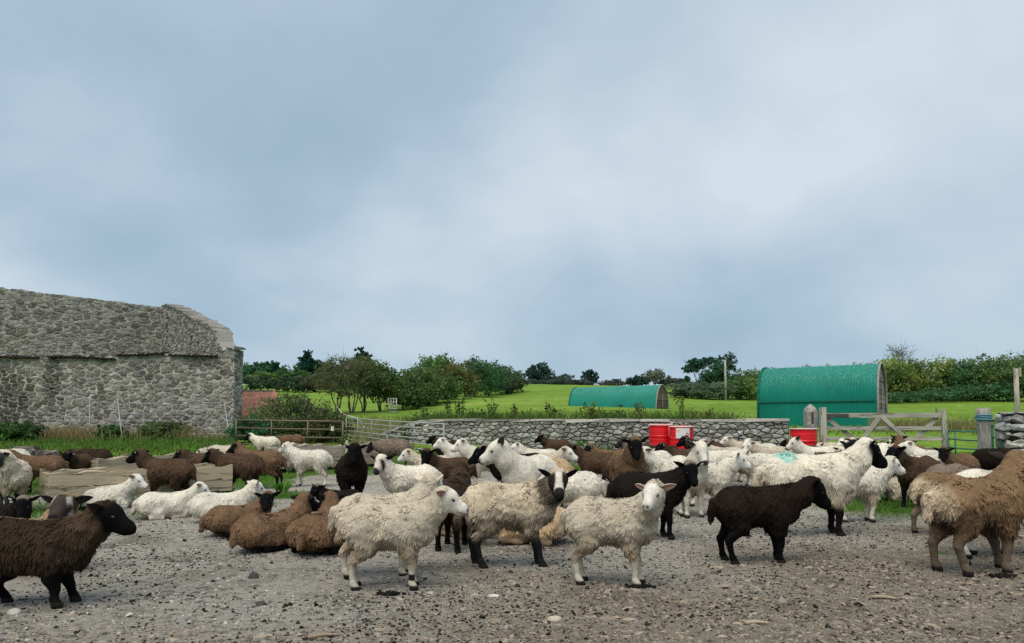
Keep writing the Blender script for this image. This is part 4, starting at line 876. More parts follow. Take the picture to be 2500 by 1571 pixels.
# scrub hedge on the right
k = 180; r_ = np.random.default_rng(77)
for lb, px, D, h, w, c, cm in (
    ('grey green bramble mound at the left end of the scrub hedge', 1690, 76, 1.7, 5.0, GR_, (.07, .06, .04)),
    ('second low bramble mound below the dark green tree', 1735, 74, 1.8, 4.6, GR_, (.05, .06, .03)),
    ('olive bush right of the utility pole', 1805, 77, 2.4, 4.2, (.08, .095, .028), (.045, .07, .025)),
    ('yellow green bush left of the large hut', 1832, 80, 3.1, 4.4, (.085, .10, .03), (.05, .075, .025)),
    ('twiggy grey bush above the left edge of the large hut', 1880, 84, 3.5, 5.0, (.07, .075, .035), (.05, .07, .028)),
    ('olive scrub behind the roof of the large hut, left part', 1950, 82, 3.6, 5.4, GY, (.05, .07, .025)),
    ('olive scrub behind the roof of the large hut, middle part', 2020, 80, 3.7, 5.4, GY, (.05, .07, .025)),
    ('olive scrub behind the roof of the large hut, right part', 2085, 78, 3.9, 5.2, (.09, .105, .028), (.05, .075, .025)),
    ('yellowish bush just right of the large hut end', 2165, 76, 4.4, 5.0, (.13, .13, .03), (.06, .08, .025)),
    ('mixed green bush in the right scrub hedge below the bare twin tree', 2215, 75, 4.1, 5.2, (.055, .08, .025), (.12, .11, .03)),
    ('yellow autumn bush in the middle of the right scrub hedge', 2285, 74, 4.4, 5.4, (.135, .125, .03), (.05, .07, .022)),
    ('dark green bush in the right scrub hedge beside the yellow bush', 2345, 73, 4.0, 4.8, (.028, .06, .024), (.05, .075, .024)),
    ('tall twiggy bush near the right end of the scrub hedge', 2405, 72, 4.7, 5.0, (.075, .09, .03), (.04, .07, .024)),
    ('grey green bush behind the tall marker post', 2465, 71, 4.6, 5.0, (.06, .085, .035), (.09, .10, .035)),
    ('bush at the right edge ending the scrub hedge', 2530, 70, 5.0, 5.0, (.05, .075, .03), (.08, .09, .03))):
    tree(lb, px, D, h, w, c, k, 3000, .10, 4, crown=(.02, 1), colmix=cm, name='bush', cat='bush', group='scrub hedge along the far side of the field'); k += 1
k = 200
for lb, px, w in (('dark low thicket at the foot of the scrub hedge beside the hut', 2190, 6.0), ('dark low thicket at the foot of the scrub hedge, middle', 2300, 6.5), ('dark low thicket at the foot of the scrub hedge, right', 2410, 6.5)):
    tree(lb, px, 71, 1.5 + .5 * math.sin(k), w, (.034, .062, .028), k, 1500, .11, 5, crown=(.0, 1), name='bush', cat='bush', group='scrub hedge along the far side of the field'); k += 1
tree('bare twin stemmed tree rising above the right scrub hedge', 2192, 79, 6.0, 2.2, (.05, .045, .035), 210, 260, .07, 3, bare=.85, crown=(.55, 1))

# bramble and weeds nearer by
tree('rambling bramble bush behind the rusty gate', 712, 25.5, 1.7, 2.7, (.085, .115, .040), 220, 4600, .042, 7, crown=(.02, 1), colmix=(.12, .105, .05), name='bramble_bush', cat='bush', group='shrubs round the yard')
tree('dark green bramble under the rusty gate rails', 790, 25.0, 1.1, 2.2, (.04, .06, .024), 221, 2400, .045, 5, crown=(.02, 1), colmix=(.09, .075, .03), name='bramble_bush', cat='bush', group='shrubs round the yard')
tree('nettle clump against the barn corner behind the rusty gate', 618, 24.6, .95, 1.7, (.045, .12, .05), 222, 2200, .045, 6, crown=(.0, 1), name='nettle_clump', cat='bush', group='shrubs round the yard')
for lb, px, D, h, w, c, n_ in (('dark elder shrub at the foot of the barn by the left edge', 62, 24.6, .75, 1.2, (.05, .09, .028), 1300), ('green shrub at the far left edge before the barn', 6, 24.0, .75, 1.1, (.08, .13, .035), 1100),
    ('green nettles growing at the barn foot between the metal poles', 268, 25.2, .6, 1.2, (.05, .10, .03), 1100), ('bramble at the barn foot below the leaning frame', 400, 25.4, .75, 1.9, (.075, .095, .036), 1500)):
    tree(lb, px, D, h, w, c, k + 30, n_, .05, 5, crown=(.0, 1), name='nettle_clump', cat='bush', group='shrubs round the yard'); k += 1
def weed_pts(px0, px1, D0, D1, n, r):
    D = r.uniform(D0, D1, n); px = r.uniform(px0, px1, n); X = gx(px, D); return np.stack([X, D, ground_z(X, D)], 1)
r_ = np.random.default_rng(88)
# dry grasses and seed heads at the barn foot
P = np.concatenate([weed_pts(110, 230, 24.6, 25.7, 700, r_), weed_pts(-20, 570, 24.4, 25.7, 500, r_), weed_pts(330, 470, 25.0, 25.7, 250, r_)])
blades_obj('dry_grass', P, .52, .014, r_, (.30, .24, .12), 'tall dry yellow grass along the foot of the barn', 'grass', .25)
P = np.concatenate([weed_pts(-20, 585, 21.5, 25.6, 3600, r_), weed_pts(240, 480, 24.2, 25.8, 700, r_)])
blades_obj('green_grass', P, .24, .016, r_, (.10, .19, .035), 'green grass growing along the foot of the barn', 'grass', .4)
# weeds behind the dry stone wall
P = np.concatenate([weed_pts(985, 1790, 21.3, 26, 4200, r_), weed_pts(985, 1330, 21.3, 24, 1500, r_)])
blades_obj('tall_weeds', P, .62, .022, r_, (.085, .135, .030), 'mixed green weeds growing behind the dry stone wall', 'weeds', .35)
P = np.concatenate([weed_pts(1000, 1300, 21.6, 24.5, 2600, r_), weed_pts(1420, 1560, 21.6, 24, 1400, r_), weed_pts(1300, 1720, 21.6, 24, 900, r_)])
hgt = np.clip(.42 + .3 * waves(P, 1.6, 31), .1, .85); P[:, 2] += hgt * r_.uniform(0, 1, len(P)) ** .7
V, F, C = leaf_quads(P, .045, r_, np.array([.075, .135, .032]) * (1 + .3 * waves(P, .9, 33))[:, None], .3); tag(obj('nettle_bed', mesh_np('nettle_bed', V, F, C, False), M_LEAF), 'bed of leafy nettles and docks along the back of the stone wall', 'weeds', kind='stuff')
P = weed_pts(860, 1010, 22.5, 34, 1500, r_)
blades_obj('pale_grass', P, .45, .018, r_, (.26, .25, .11), 'long pale dry grass left of the stone wall', 'grass', .5)
P = np.concatenate([weed_pts(2120, 2420, 24, 27, 1200, r_), weed_pts(1700, 1840, 22, 25, 500, r_)])
blades_obj('seed_grass', P, .42, .013, r_, (.24, .21, .09), 'brownish seeding grass behind the gate and wall', 'grass', .3)
P = np.concatenate([weed_pts(880, 2500, 22, 46, 5200, r_), weed_pts(-40, 900, 19.5, 23.5, 2600, r_)])
blades_obj('meadow_tufts', P, .16, .022, r_, np.array([.15, .235, .045]) * (1 + .35 * waves(P, 2.2, 41))[:, None], 'rough grass tufts standing in the meadow', 'grass', .5)
def weed(label, px, D, h, seed, n=70, col=(.07, .12, .03), heads=None, spread=.22, leaf=.05, name='weed_plant'):
    r = np.random.default_rng(seed); x = gx(px, D); t = empty(name, (x, D, gz(x, D))); tag(t, label, 'plant', 'weeds behind the stone wall'); g = Geo(); P = []; H = []
    for s in range(r.integers(4, 7)):
        a = r.uniform(0, 6.28); e = np.array([math.cos(a) * spread * r.uniform(.2, 1), math.sin(a) * spread * r.uniform(.2, 1), h * r.uniform(.75, 1.05)]); m = e * np.array([.35, .35, .55])
        tube(g, [(0, 0, 0), m, e], [.012, .009, .004], 4, np.array(col) * .8, False)
        for q in range(n // 5): f = r.uniform(.12, 1); P.append((m * 2 * f if f < .5 else m + (e - m) * (f - .5) * 2) + r.normal(0, .045, 3))
        if heads is not None:
            for q in range(3): H.append(e + r.normal(0, .02, 3) - np.array([0, 0, q * h * .09]))
    obj('stem', g.mesh('stem', True), M_LEAF, t); V, F, C = leaf_quads(np.array(P), leaf, r, col, .25); tag(obj('leaves', mesh_np('leaves', V, F, C, False), M_LEAF, t), kind='stuff')
    if heads is not None:
        V, F, C = leaf_quads(np.repeat(np.array(H), 8, 0) + r.normal(0, .018, (len(H) * 8, 3)), .028, r, heads, .2); tag(obj('seed_heads', mesh_np('seed_heads', V, F, C, False), M_LEAF, t), kind='stuff')
k = 300
for lb, px, D, h, c, hd, lf in (
    ('leafy dock at the left end of the weeds behind the wall', 1040, 23, .85, (.06, .12, .03), None, .06), ('tall nettle behind the wall, right of the dock', 1095, 24, 1.15, (.055, .11, .035), None, .05), ('tall nettle in the thickest weeds behind the wall', 1125, 24.5, 1.25, (.05, .10, .035), None, .05),
    ('bright leafy weed low behind the wall', 1165, 23, .8, (.10, .15, .03), None, .055), ('bushy nettle behind the middle of the wall', 1200, 24, 1.1, (.06, .11, .035), None, .05), ('brown seeded dock spike left of the small hut', 1265, 24, .95, (.07, .08, .03), (.06, .035, .02), .035),
    ('pair of dark dock spikes before the left end of the small hut', 1345, 23.5, .9, (.07, .09, .03), (.05, .03, .02), .035), ('bright yellow green weed before the small hut', 1452, 24, 1.05, (.17, .18, .03), None, .05), ('dark seeded dock spike before the small hut', 1432, 23.8, .95, (.06, .08, .03), (.045, .03, .02), .035),
    ('bushy green weed before the middle of the small hut', 1505, 23.4, .85, (.06, .12, .028), None, .065), ('wide green weed clump before the small hut', 1475, 22.8, .7, (.07, .13, .03), None, .065), ('tall brown grass weed before the right end of the small hut', 1565, 23.8, 1.15, (.16, .13, .05), (.12, .08, .035), .03),
    ('tall teasel with dark heads right of the small hut', 1668, 23.2, 1.35, (.10, .11, .04), (.03, .022, .015), .03), ('straggly yellowing weed right of the teasel', 1690, 23, .8, (.16, .15, .05), None, .045), ('thin brown stalks before the large hut', 1725, 23, .75, (.15, .11, .05), (.10, .06, .03), .03)):
    weed(lb, px, D, h, k, 120, c, hd, .25, lf); k += 1
# short grass tufts in the yard
n = 52000; D = r_.uniform(6.5, 19.3, n); px = r_.uniform(-40, 2540, n); X = gx(px, D); m = green_mask(X, D); keep = (m > r_.uniform(.25, .95, n)) & (r_.uniform(0, 1, n) < np.clip(9 / D, .35, 1)); X, D = X[keep], D[keep]
P = np.stack([X, D, yard_z(X, D) - .003], 1); cc = np.array([.10, .215, .028]) * (1 + .25 * waves(P, 1.4, 9))[:, None]
blades_obj('yard_grass', P, .055, .0075, r_, cc, 'short bright grass growing along the edges of the yard', 'grass', .55)
P = weed_pts(1330, 1530, 17.3, 19.2, 700, r_); V, F, C = leaf_quads(P + np.stack([P[:, 0] * 0, P[:, 0] * 0, r_.uniform(.0, .38, len(P)) * np.clip(1.1 - abs(P[:, 0] - gx(1430, 18.5)) / 1.0, .15, 1)], 1), .06, r_, (.09, .20, .04), .3)
tag(obj('wall_foot_weeds', mesh_np('wall_foot_weeds', V, F, C, False), M_LEAF), 'bright green weeds at the foot of the stone wall', 'weeds', kind='stuff')
for lb, px, D, sd in (('broad leaved green dock growing before the far trough legs', 690, 11.2, 401), ('dark broad leaved dock below the brown sheep at the trough', 545, 10.0, 402)):
    r = np.random.default_rng(sd); x = gx(px, D); t = empty('dock_plant', (x, D, yz(x, D))); tag(t, lb, 'plant')
    for q in range(16):
        a = r.uniform(0, 6.28); ln = r.uniform(.10, .22); d = np.array([math.cos(a), math.sin(a), 0]); s_ = np.array([-d[1], d[0], 0]); b_ = d * r.uniform(0, .12); g = Geo(); u = np.linspace(0, 1, 5); w = .045 * np.sin(np.pi * (u * .9 + .06)); z = ln * (.75 * np.sin(u * 2.0))
        V = np.concatenate([b_ + d * (u * ln * .8)[:, None] + s_ * w[:, None] + np.stack([u * 0, u * 0, z + .006], 1), b_ + d * (u * ln * .8)[:, None] - s_ * w[:, None] + np.stack([u * 0, u * 0, z + .006], 1), b_ + d * (u * ln * .8)[:, None] + np.stack([u * 0, u * 0, z], 1)]); i = np.arange(4)
        g.add(V, np.concatenate([np.stack([i, i + 1, 10 + i + 1, 10 + i], 1), np.stack([10 + i, 10 + i + 1, 5 + i + 1, 5 + i], 1)]), np.array([.085, .20, .03]) * r.uniform(.7, 1.25)); obj('leaf', g.mesh('leaf', True), M_LEAF, t)
# ------------------------------------------------------------------ sheep
def surface_nets(Fv, org, h):
    s = Fv < 0; nx, ny, nz = Fv.shape
    C = [(0, 0, 0), (1, 0, 0), (0, 1, 0), (1, 1, 0), (0, 0, 1), (1, 0, 1), (0, 1, 1), (1, 1, 1)]
    cnt = np.zeros((nx - 1, ny - 1, nz - 1), np.int8)
    for a, b, c in C: cnt += s[a:nx - 1 + a, b:ny - 1 + b, c:nz - 1 + c]
    idx = np.argwhere((cnt > 0) & (cnt < 8)); val = np.stack([Fv[idx[:, 0] + a, idx[:, 1] + b, idx[:, 2] + c] for a, b, c in C], 1)
    Cn = np.array(C, float); acc = np.zeros((len(idx), 3)); n = np.zeros(len(idx))
    for p in range(8):
        for q in range(p + 1, 8):
            if abs(Cn[p] - Cn[q]).sum() != 1: continue
            va, vb = val[:, p], val[:, q]; m = (va < 0) != (vb < 0); t = np.where(m, va / np.where(m, va - vb, 1), 0)
            acc += np.where(m[:, None], Cn[p] + t[:, None] * (Cn[q] - Cn[p]), 0); n += m
    V = org + h * (idx + acc / n[:, None]); ids = np.full(cnt.shape, -1, np.int32); ids[tuple(idx.T)] = np.arange(len(idx))
    Q = []
    for ax in range(3):
        sl0 = [slice(None)] * 3; sl1 = [slice(None)] * 3; sl0[ax] = slice(0, -1); sl1[ax] = slice(1, None)
        e = np.argwhere(s[tuple(sl0)] != s[tuple(sl1)]); u, v = (ax + 1) % 3, (ax + 2) % 3
        e = e[(e[:, u] > 0) & (e[:, v] > 0) & (e[:, u] < Fv.shape[u] - 1) & (e[:, v] < Fv.shape[v] - 1)]
        def cid(du, dv): k = e.copy(); k[:, u] -= du; k[:, v] -= dv; return ids[tuple(k.T)]
        q = np.stack([cid(1, 1), cid(0, 1), cid(0, 0), cid(1, 0)], 1); fl = ~s[tuple(e.T)]; q[fl] = q[fl][:, ::-1]; Q.append(q)
    return V, np.concatenate(Q)
def seg_d(P, a, b, ra, rb):
    d = b - a; dd = max((d ** 2).sum(), 1e-9); t = np.clip(((P - a) @ d) / dd, 0, 1)
    return np.sqrt(((P - a - t[..., None] * d) ** 2).sum(-1)) - (ra + t * (rb - ra))
def sst(x, a, b): t = np.clip((x - a) / (b - a), 0, 1); return t * t * (3 - 2 * t)
def rotz(a): c, s = math.cos(a), math.sin(a); return np.array([[c, -s, 0], [s, c, 0], [0, 0, 1.0]])
def roty(a): c, s = math.cos(a), math.sin(a); return np.array([[c, 0, s], [0, 1, 0], [-s, 0, c]])

K = dict
COATS = {
 'cream': K(wool=(.435, .378, .292), face=(.62, .58, .51), leg=(.49, .44, .355), ear=(.62, .54, .44), inner=(.50, .25, .20), nose=(.05, .035, .035), stain=(.24, .165, .10)),
 'white': K(wool=(.56, .52, .435), face=(.70, .665, .60), leg=(.64, .59, .50), ear=(.66, .58, .50), inner=(.50, .26, .21), nose=(.06, .045, .045), stain=(.45, .38, .28)),
 'ewe': K(wool=(.62, .575, .48), face=(.60, .555, .48), leg=(.5, .46, .38), ear=(.16, .14, .125), inner=(.07, .055, .05), nose=(.045, .04, .045), stain=(.42, .34, .24)),
 'blackface': K(wool=(.62, .565, .455), face=(.004, .0035, .004), leg=(.006, .005, .005), ear=(.010, .010, .012), inner=(.015, .013, .013), nose=(.012, .012, .014), stain=(.36, .28, .18)),
 'badger': K(wool=(.45, .375, .275), face=(.020, .015, .013), leg=(.014, .013, .014), ear=(.014, .012, .012), inner=(.012, .010, .010), nose=(.007, .007, .009), stain=(.05, .035, .025), blaze=(.58, .53, .47), collar=(.055, .042, .032)),
 'badgerlight': K(wool=(.62, .565, .47), face=(.55, .49, .42), leg=(.40, .35, .28), ear=(.03, .025, .022), inner=(.02, .016, .015), nose=(.03, .026, .026), stain=(.26, .19, .13), patches=(.035, .028, .026)),
 'greyface': K(wool=(.60, .52, .40), face=(.035, .038, .042), leg=(.05, .042, .038), ear=(.20, .185, .17), inner=(.04, .03, .03), nose=(.02, .02, .022), stain=(.28, .19, .115), blaze=(.16, .16, .16)),
 'brown': K(wool=(.066, .040, .025), face=(.004, .0035, .004), leg=(.006, .005, .005), ear=(.010, .008, .008), inner=(.012, .009, .008), nose=(.006, .006, .006), stain=(.018, .013, .010), tip=1.5, collar=(.035, .022, .015)),
 'rust': K(wool=(.130, .080, .047), face=(.004, .0035, .004), leg=(.006, .005, .005), ear=(.012, .009, .009), inner=(.014, .010, .009), nose=(.006, .006, .006), stain=(.06, .035, .020), tip=1.5),
 'dark': K(wool=(.013, .0085, .0063), face=(.003, .0027, .003), leg=(.003, .0027, .003), ear=(.010, .008, .008), inner=(.012, .010, .009), nose=(.005, .005, .005), stain=(.006, .005, .005), tip=1.7),
 'darkbrown': K(wool=(.028, .0185, .0125), face=(.004, .0035, .004), leg=(.006, .005, .005), ear=(.06, .042, .03), inner=(.03, .02, .016), nose=(.005, .005, .005), stain=(.020, .014, .010), tip=1.9, collar=(.05, .032, .021)),
 'black': K(wool=(.011, .008, .007), face=(.003, .003, .004), leg=(.003, .003, .0035), ear=(.008, .007, .008), inner=(.009, .008, .008), nose=(.005, .005, .006), stain=(.006, .005, .005), tip=1.6, crown=(.20, .15, .12)),
 'tan': K(wool=(.165, .104, .058), face=(.022, .018, .016), leg=(.13, .098, .07), ear=(.03, .024, .02), inner=(.04, .03, .026), nose=(.01, .01, .01), stain=(.06, .038, .024), tip=1.35, rump=(.43, .34, .235)),
 'tanmark': K(wool=(.22, .155, .095), face=(.045, .036, .030), leg=(.20, .155, .11), ear=(.05, .04, .032), inner=(.03, .025, .022), nose=(.01, .01, .01), stain=(.06, .038, .024), tip=1.35, patches=(.42, .38, .32)),
 'buff': K(wool=(.40, .285, .170), face=(.30, .22, .14), leg=(.3, .22, .15), ear=(.2, .14, .1), inner=(.3, .16, .12), nose=(.02, .02, .02), stain=(.17, .105, .06), tip=1.25),
 'grey': K(wool=(.165, .130, .100), face=(.020, .017, .015), leg=(.020, .017, .015), ear=(.03, .024, .02), inner=(.03, .022, .02), nose=(.01, .01, .01), stain=(.03, .022, .017), tip=1.3),
}
EYE_ME = None; EAR_ME = {}
def eye_mesh():
    global EYE_ME
    if EYE_ME is None:
        g = Geo(); n = 10; pr = [(math.sin(a), -math.cos(a)) for a in np.linspace(.05, math.pi - .05, 7)]; lathe(g, np.array(pr), n); EYE_ME = g.mesh('eye', True); EYE_ME.materials.append(M_EYE)
    return EYE_ME
def ear_mesh(kind):
    if kind in EAR_ME: return EAR_ME[kind]
    c = COATS[kind]; nu, nv = 8, 5; u = np.linspace(0, 1, nu); v = np.linspace(-1, 1, nv); Uu, Vv = np.meshgrid(u, v, indexing='ij')
    w = .030 * np.sin(np.pi * np.clip(Uu * .86 + .13, 0, 1)) ** .75 * (1 - .25 * Uu); x = .105 * Uu; y = w * Vv; z = .016 * (Vv ** 2) * (1 - Uu * .6) - .012 * Uu ** 2
    A = np.stack([x, y, z], 2).reshape(-1, 3); B = A - np.array([0, 0, .006]) * np.sin(np.pi * np.clip(Uu * .9 + .08, 0, 1)).reshape(-1, 1); i, j = np.meshgrid(np.arange(nu - 1), np.arange(nv - 1), indexing='ij'); q = (i * nv + j).ravel()
    Fa = np.stack([q, q + nv, q + nv + 1, q + 1], 1); m = nu * nv; Fb = np.stack([q, q + 1, q + nv + 1, q + nv], 1) + m
    rim = [(k * nv, (k + 1) * nv) for k in range(nu - 1)]; Fr = [[a, a + m, b + m, b] for a, b in rim] + [[a + nv - 1, b + nv - 1, b + nv - 1 + m, a + nv - 1 + m] for a, b in rim]
    edge = (abs(Vv) > .8).reshape(-1, 1); Ca = np.where(edge, np.array(c['ear']), np.array(c['inner'])); Cb = np.tile(np.array(c['ear']), (m, 1))
    me = mesh_np('ear', np.concatenate([A, B]), [np.concatenate([Fa, Fb, np.array(Fr)])], np.concatenate([Ca, Cb])); me.materials.append(M_COAT); EAR_ME[kind] = me; return me

NTRI = [0]
def sheep(label, px, D, yaw, coat, s=1.0, pose='s', hy=0, hp=28, el=42, low=0.0, seed=0, tagc=None, mark=None, wl=1.0, step=0.0, stretch=1.0, woolhead=False, dy=0.0, tail=True, footmark=False):
    r = np.random.default_rng(seed + 1000); c = COATS[coat]; lvl = 0 if D < 6.2 else (1 if D < 10.3 else 2); mid_l = lvl == 1 and D < 6.95
    h = .013 if mid_l else (.0106, .0172, .028)[lvl]; lying = pose == 'l'; dz = -.245 if lying else -low
    pr = []
    def add(a, b, ra, rb, k, reg): pr.append((np.array(a, float), np.array(b, float), ra, rb, k, reg))
    gi = r.uniform(.95, 1.05); S = stretch * r.uniform(.97, 1.05); zb = .440 + dz - (.012 if lying else 0)
    add((-.17 * S, 0, zb), (.13 * S, 0, zb - .005), .126 * gi, .126 * gi, .05, 0); add((-.205 * S, 0, zb - .008), (-.16 * S, 0, zb), .120 * gi, .128 * gi, .05, 0)
    add((-.04, 0, zb - .036), (.06, 0, zb - .036), .122 * gi, .122 * gi, .06, 0); add((.155 * S, 0, zb - .045), (.20 * S, 0, zb - .055), .124 * gi, .094 * gi, .06, 0)
    if lying: add((-.12, .045, zb - .03), (.05, .04, zb - .05), .122, .112, .06, 0); add((-.12, -.045, zb - .03), (.05, -.04, zb - .05), .122, .112, .06, 0)
    if tail: add((-.33 * S, 0, zb + .015), (-.352 * S, 0, zb - .10), .032, .026, .03, 0)
    # neck and head
    graze = pose == 'g'; e = R(-50 if graze else el); nl = .33 if graze else .225; hpit = R(62 if graze else hp)
    nb = np.array([.195 * S, 0, zb + (.0 if graze else .035)]); Rn = rotz(R(hy) * .55); hpos = nb + Rn @ np.array([math.cos(e) * nl, 0, math.sin(e) * nl])
    if graze: hpos[2] = max(hpos[2], .17)
    Rh = rotz(R(hy)) @ roty(hpit); mid = (nb + hpos) / 2 + Rn @ np.array([.012, 0, -.01])
    add(nb - np.array([.03, 0, .02]), mid, .112, .084, .07, 1); add(mid, hpos - Rh @ np.array([.02, 0, .012]), .084, .066, .05, 1)
    hs = 1.08; H0 = hpos
    def hl(x, y, z): return H0 + Rh @ (np.array([x, y, z]) * hs)
    add(hl(-.012, 0, .006), hl(.025, 0, .004), .064 * hs, .062 * hs, .03, 2); add(hl(.02, 0, 0), hl(.128, 0, -.020), .058 * hs, .034 * hs, .02, 2)
    add(hl(.135, 0, -.024), hl(.148, 0, -.026), .036 * hs, .031 * hs, .02, 2); add(hl(.0, 0, -.035), hl(.115, 0, -.045), .046 * hs, .026 * hs, .025, 2)
    for sd in (1, -1):
        add(hl(.035, .034 * sd, .022), hl(.062, .031 * sd, .018), .018 * hs, .014 * hs, .014, 2)
        if lying:
            add((.14, .085 * sd, .16), (.245, .085 * sd, .055), .068, .042, .04, 3); add((.245, .085 * sd, .050), (.13, .10 * sd, .030), .032, .026, .02, 3); add((.13, .10 * sd, .030), (.095, .10 * sd, .024), .026, .022, .02, 3)
            add((-.17, .10 * sd, .16), (-.05, .15 * sd, .075), .11, .062, .05, 3); add((-.05, .15 * sd, .07), (-.13, .165 * sd, .032), .045, .030, .02, 3); add((-.13, .165 * sd, .030), (.0, .172 * sd, .024), .027, .024, .02, 3)
        else:
            f1 = r.normal(0, .022) + step * sd * .06; f2 = r.normal(0, .026) - step * sd * .06; L = low; wd = 1.0
            add((.145 * S, .068 * sd, .37 - L), (.13 * S, .072 * sd, .265 - L), .070, .046, .04, 3); add((.13 * S, .072 * sd, .265 - L), (.147 * S + f1 * .5, .070 * sd, .160 - L * .6), .042, .027, .025, 3)
            add((.147 * S + f1 * .5, .070 * sd, .160 - L * .6), (.142 * S + f1, .072 * sd, .055), .0265, .0185, .012, 3); add((.142 * S + f1, .074 * sd, .05), (.158 * S + f1, .074 * sd, .020), .024, .026, .01, 3); add((.152 * S + f1, .074 * sd, .014), (.176 * S + f1, .074 * sd, .010), .025, .017, .01, 3)
            add((-.195 * S, .075 * sd, .395 - L), (-.155 * S, .080 * sd, .295 - L), .096, .062, .05, 3); add((-.155 * S, .080 * sd, .29 - L), (-.250 * S + f2 * .6, .078 * sd, .180 - L * .6), .056, .028, .028, 3)
            add((-.250 * S + f2 * .6, .078 * sd, .178 - L * .6), (-.230 * S + f2, .080 * sd, .055), .0265, .0190, .012, 3); add((-.228 * S + f2, .083 * sd, .05), (-.212 * S + f2, .083 * sd, .020), .025, .027, .01, 3); add((-.217 * S + f2, .083 * sd, .014), (-.194 * S + f2, .083 * sd, .010), .025, .017, .01, 3)
    lo = np.min([np.minimum(p[0], p[1]) - max(p[2], p[3]) for p in pr], 0) - .03; hi = np.max([np.maximum(p[0], p[1]) + max(p[2], p[3]) for p in pr], 0) + .03
    lo[2] = max(lo[2], -.03)
    n = np.ceil((hi - lo) / h).astype(int) + 2; Fv = np.full(n, .3, np.float32)
    ax = [lo[k] + h * np.arange(n[k]) for k in range(3)]
    for a, b, ra, rb, k, reg in pr:
        m = max(ra, rb) + k + 2.2 * h; i0 = np.clip(((np.minimum(a, b) - m - lo) / h).astype(int), 0, n - 1); i1 = np.clip(((np.maximum(a, b) + m - lo) / h).astype(int) + 2, 1, n)
        g = np.stack(np.meshgrid(ax[0][i0[0]:i1[0]], ax[1][i0[1]:i1[1]], ax[2][i0[2]:i1[2]], indexing='ij'), -1)
        if reg == 2: q = (g - H0) @ Rh; q[..., 1] /= .84; g = q @ Rh.T + H0
        d = seg_d(g, a, b, ra, rb).astype(np.float32); sub = Fv[i0[0]:i1[0], i0[1]:i1[1], i0[2]:i1[2]]; t = np.clip(.5 + .5 * (sub - d) / k, 0, 1)
        sub[...] = sub * (1 - t) + d * t - k * t * (1 - t)
    V, Q = surface_nets(Fv, lo, h)
    V[:, 2] = np.maximum(V[:, 2], .0)
    # vertex normals
    def vnorm(V):
        fn = np.cross(V[Q[:, 2]] - V[Q[:, 0]], V[Q[:, 3]] - V[Q[:, 1]]); N = np.zeros_like(V)
        for k in range(4): np.add.at(N, Q[:, k], fn)
        return N / (np.linalg.norm(N, axis=1, keepdims=True) + 1e-9), fn
    Nn, _ = vnorm(V)
    dreg = [np.min([seg_d(V, p[0], p[1], p[2], p[3]) for p in pr if p[5] == k], 0) for k in range(4)]
    hl_ = ((V - H0) @ Rh) / hs
    ishead = sst(np.minimum(dreg[0], np.minimum(dreg[1], dreg[3])) - dreg[2], -.012, .008)
    face = ishead * sst(hl_[:, 0] + .35 * np.maximum(0, .01 - hl_[:, 2]) * 0, -.010, .022) * 1.0
    face = np.maximum(face, ishead * sst(hl_[:, 0], -.045, -.02) * (coat not in ('cream', 'white', 'buff')) * (hl_[:, 2] < .045))
    if lying: leg = sst(np.minimum(dreg[0], dreg[1]) - dreg[3], .0, .02) * sst(.085 - V[:, 2], 0, .03)
    else: leg = sst(np.minimum(dreg[0], dreg[1]) - dreg[3], -.02, .02) * sst(.245 - V[:, 2] - (.05 if coat in ('cream', 'white') else 0), 0, .07)
    wool = (1 - face) * (1 - leg * (.55 if coat in ('cream', 'white', 'buff', 'tan') and not lying else 1.0))
    if not lying: wool = wool * sst(V[:, 2], .045, .075)
    lum = waves(V, .055, seed) * .5 + waves(V, .11, seed + 1) * .5
    V = V + Nn * (wool * lum * .0055 * wl)[:, None]
    Nn, fn = vnorm(V)
    # colour of coat, face, legs
    wc = np.array(c['wool']); col = np.tile(wc, (len(V), 1)) * (1 + .10 * waves(V, .22, seed + 3))[:, None]
    under = sst(zb - .02 - V[:, 2], .03, .14) * (1 - ishead) * (.75 + .35 * waves(V, .09, seed + 7)).clip(0, 1); col = col * (1 - under[:, None] * .8) + np.array(c['stain']) * under[:, None] * .8  # light coats stained below; dark coats simply darker towards the belly
    if coat in ('cream', 'white', 'ewe', 'blackface', 'badger', 'greyface'): f = (sst(-V[:, 0], .27, .36) * sst(zb + .06 - V[:, 2], 0, .12) * (.45 + .4 * waves(V, .08, seed + 8)).clip(0, .8))[:, None]; col = col * (1 - f) + np.array(c['stain']) * f  # same stain colour on the rear of light coats
    if 'rump' in c: f = sst(-V[:, 0], .22, .33)[:, None] * sst(zb + .12 - V[:, 2], 0, .05)[:, None]; col = col * (1 - f) + np.array(c['rump']) * f
    if 'collar' in c: f = (sst(dreg[0] - dreg[1], .0, .06) * (1 - ishead))[:, None] * .9; col = col * (1 - f) + np.array(c['collar']) * f
    if 'crown' in c: f = (ishead * (hl_[:, 2] > .03))[:, None] * .9; col = col * (1 - f) + np.array(c['crown']) * f
    if mark is not None:
        m_ = sst(1.15 - np.sqrt(((V[:, 0] - mark[0]) / mark[2]) ** 2 + ((V[:, 2] - zb - .13) / mark[3]) ** 2) + .35 * waves(V, .07, 4), 0, .5)[:, None] * .62; col = col * (1 - m_) + np.array([.05, .42, .38]) * m_
    fc = np.tile(np.array(c['face']), (len(V), 1)) * (1 + .07 * waves(V, .05, seed + 9))[:, None]
    if 'blaze' in c: f = (sst(.026 + .012 * sst(hl_[:, 0], .06, .12) - abs(hl_[:, 1]), 0, .010) * (hl_[:, 2] > -.03) * sst(.118 - hl_[:, 0], 0, .012) * sst(hl_[:, 0], -.02, .02))[:, None]; fc = fc * (1 - f) + np.array(c['blaze']) * f
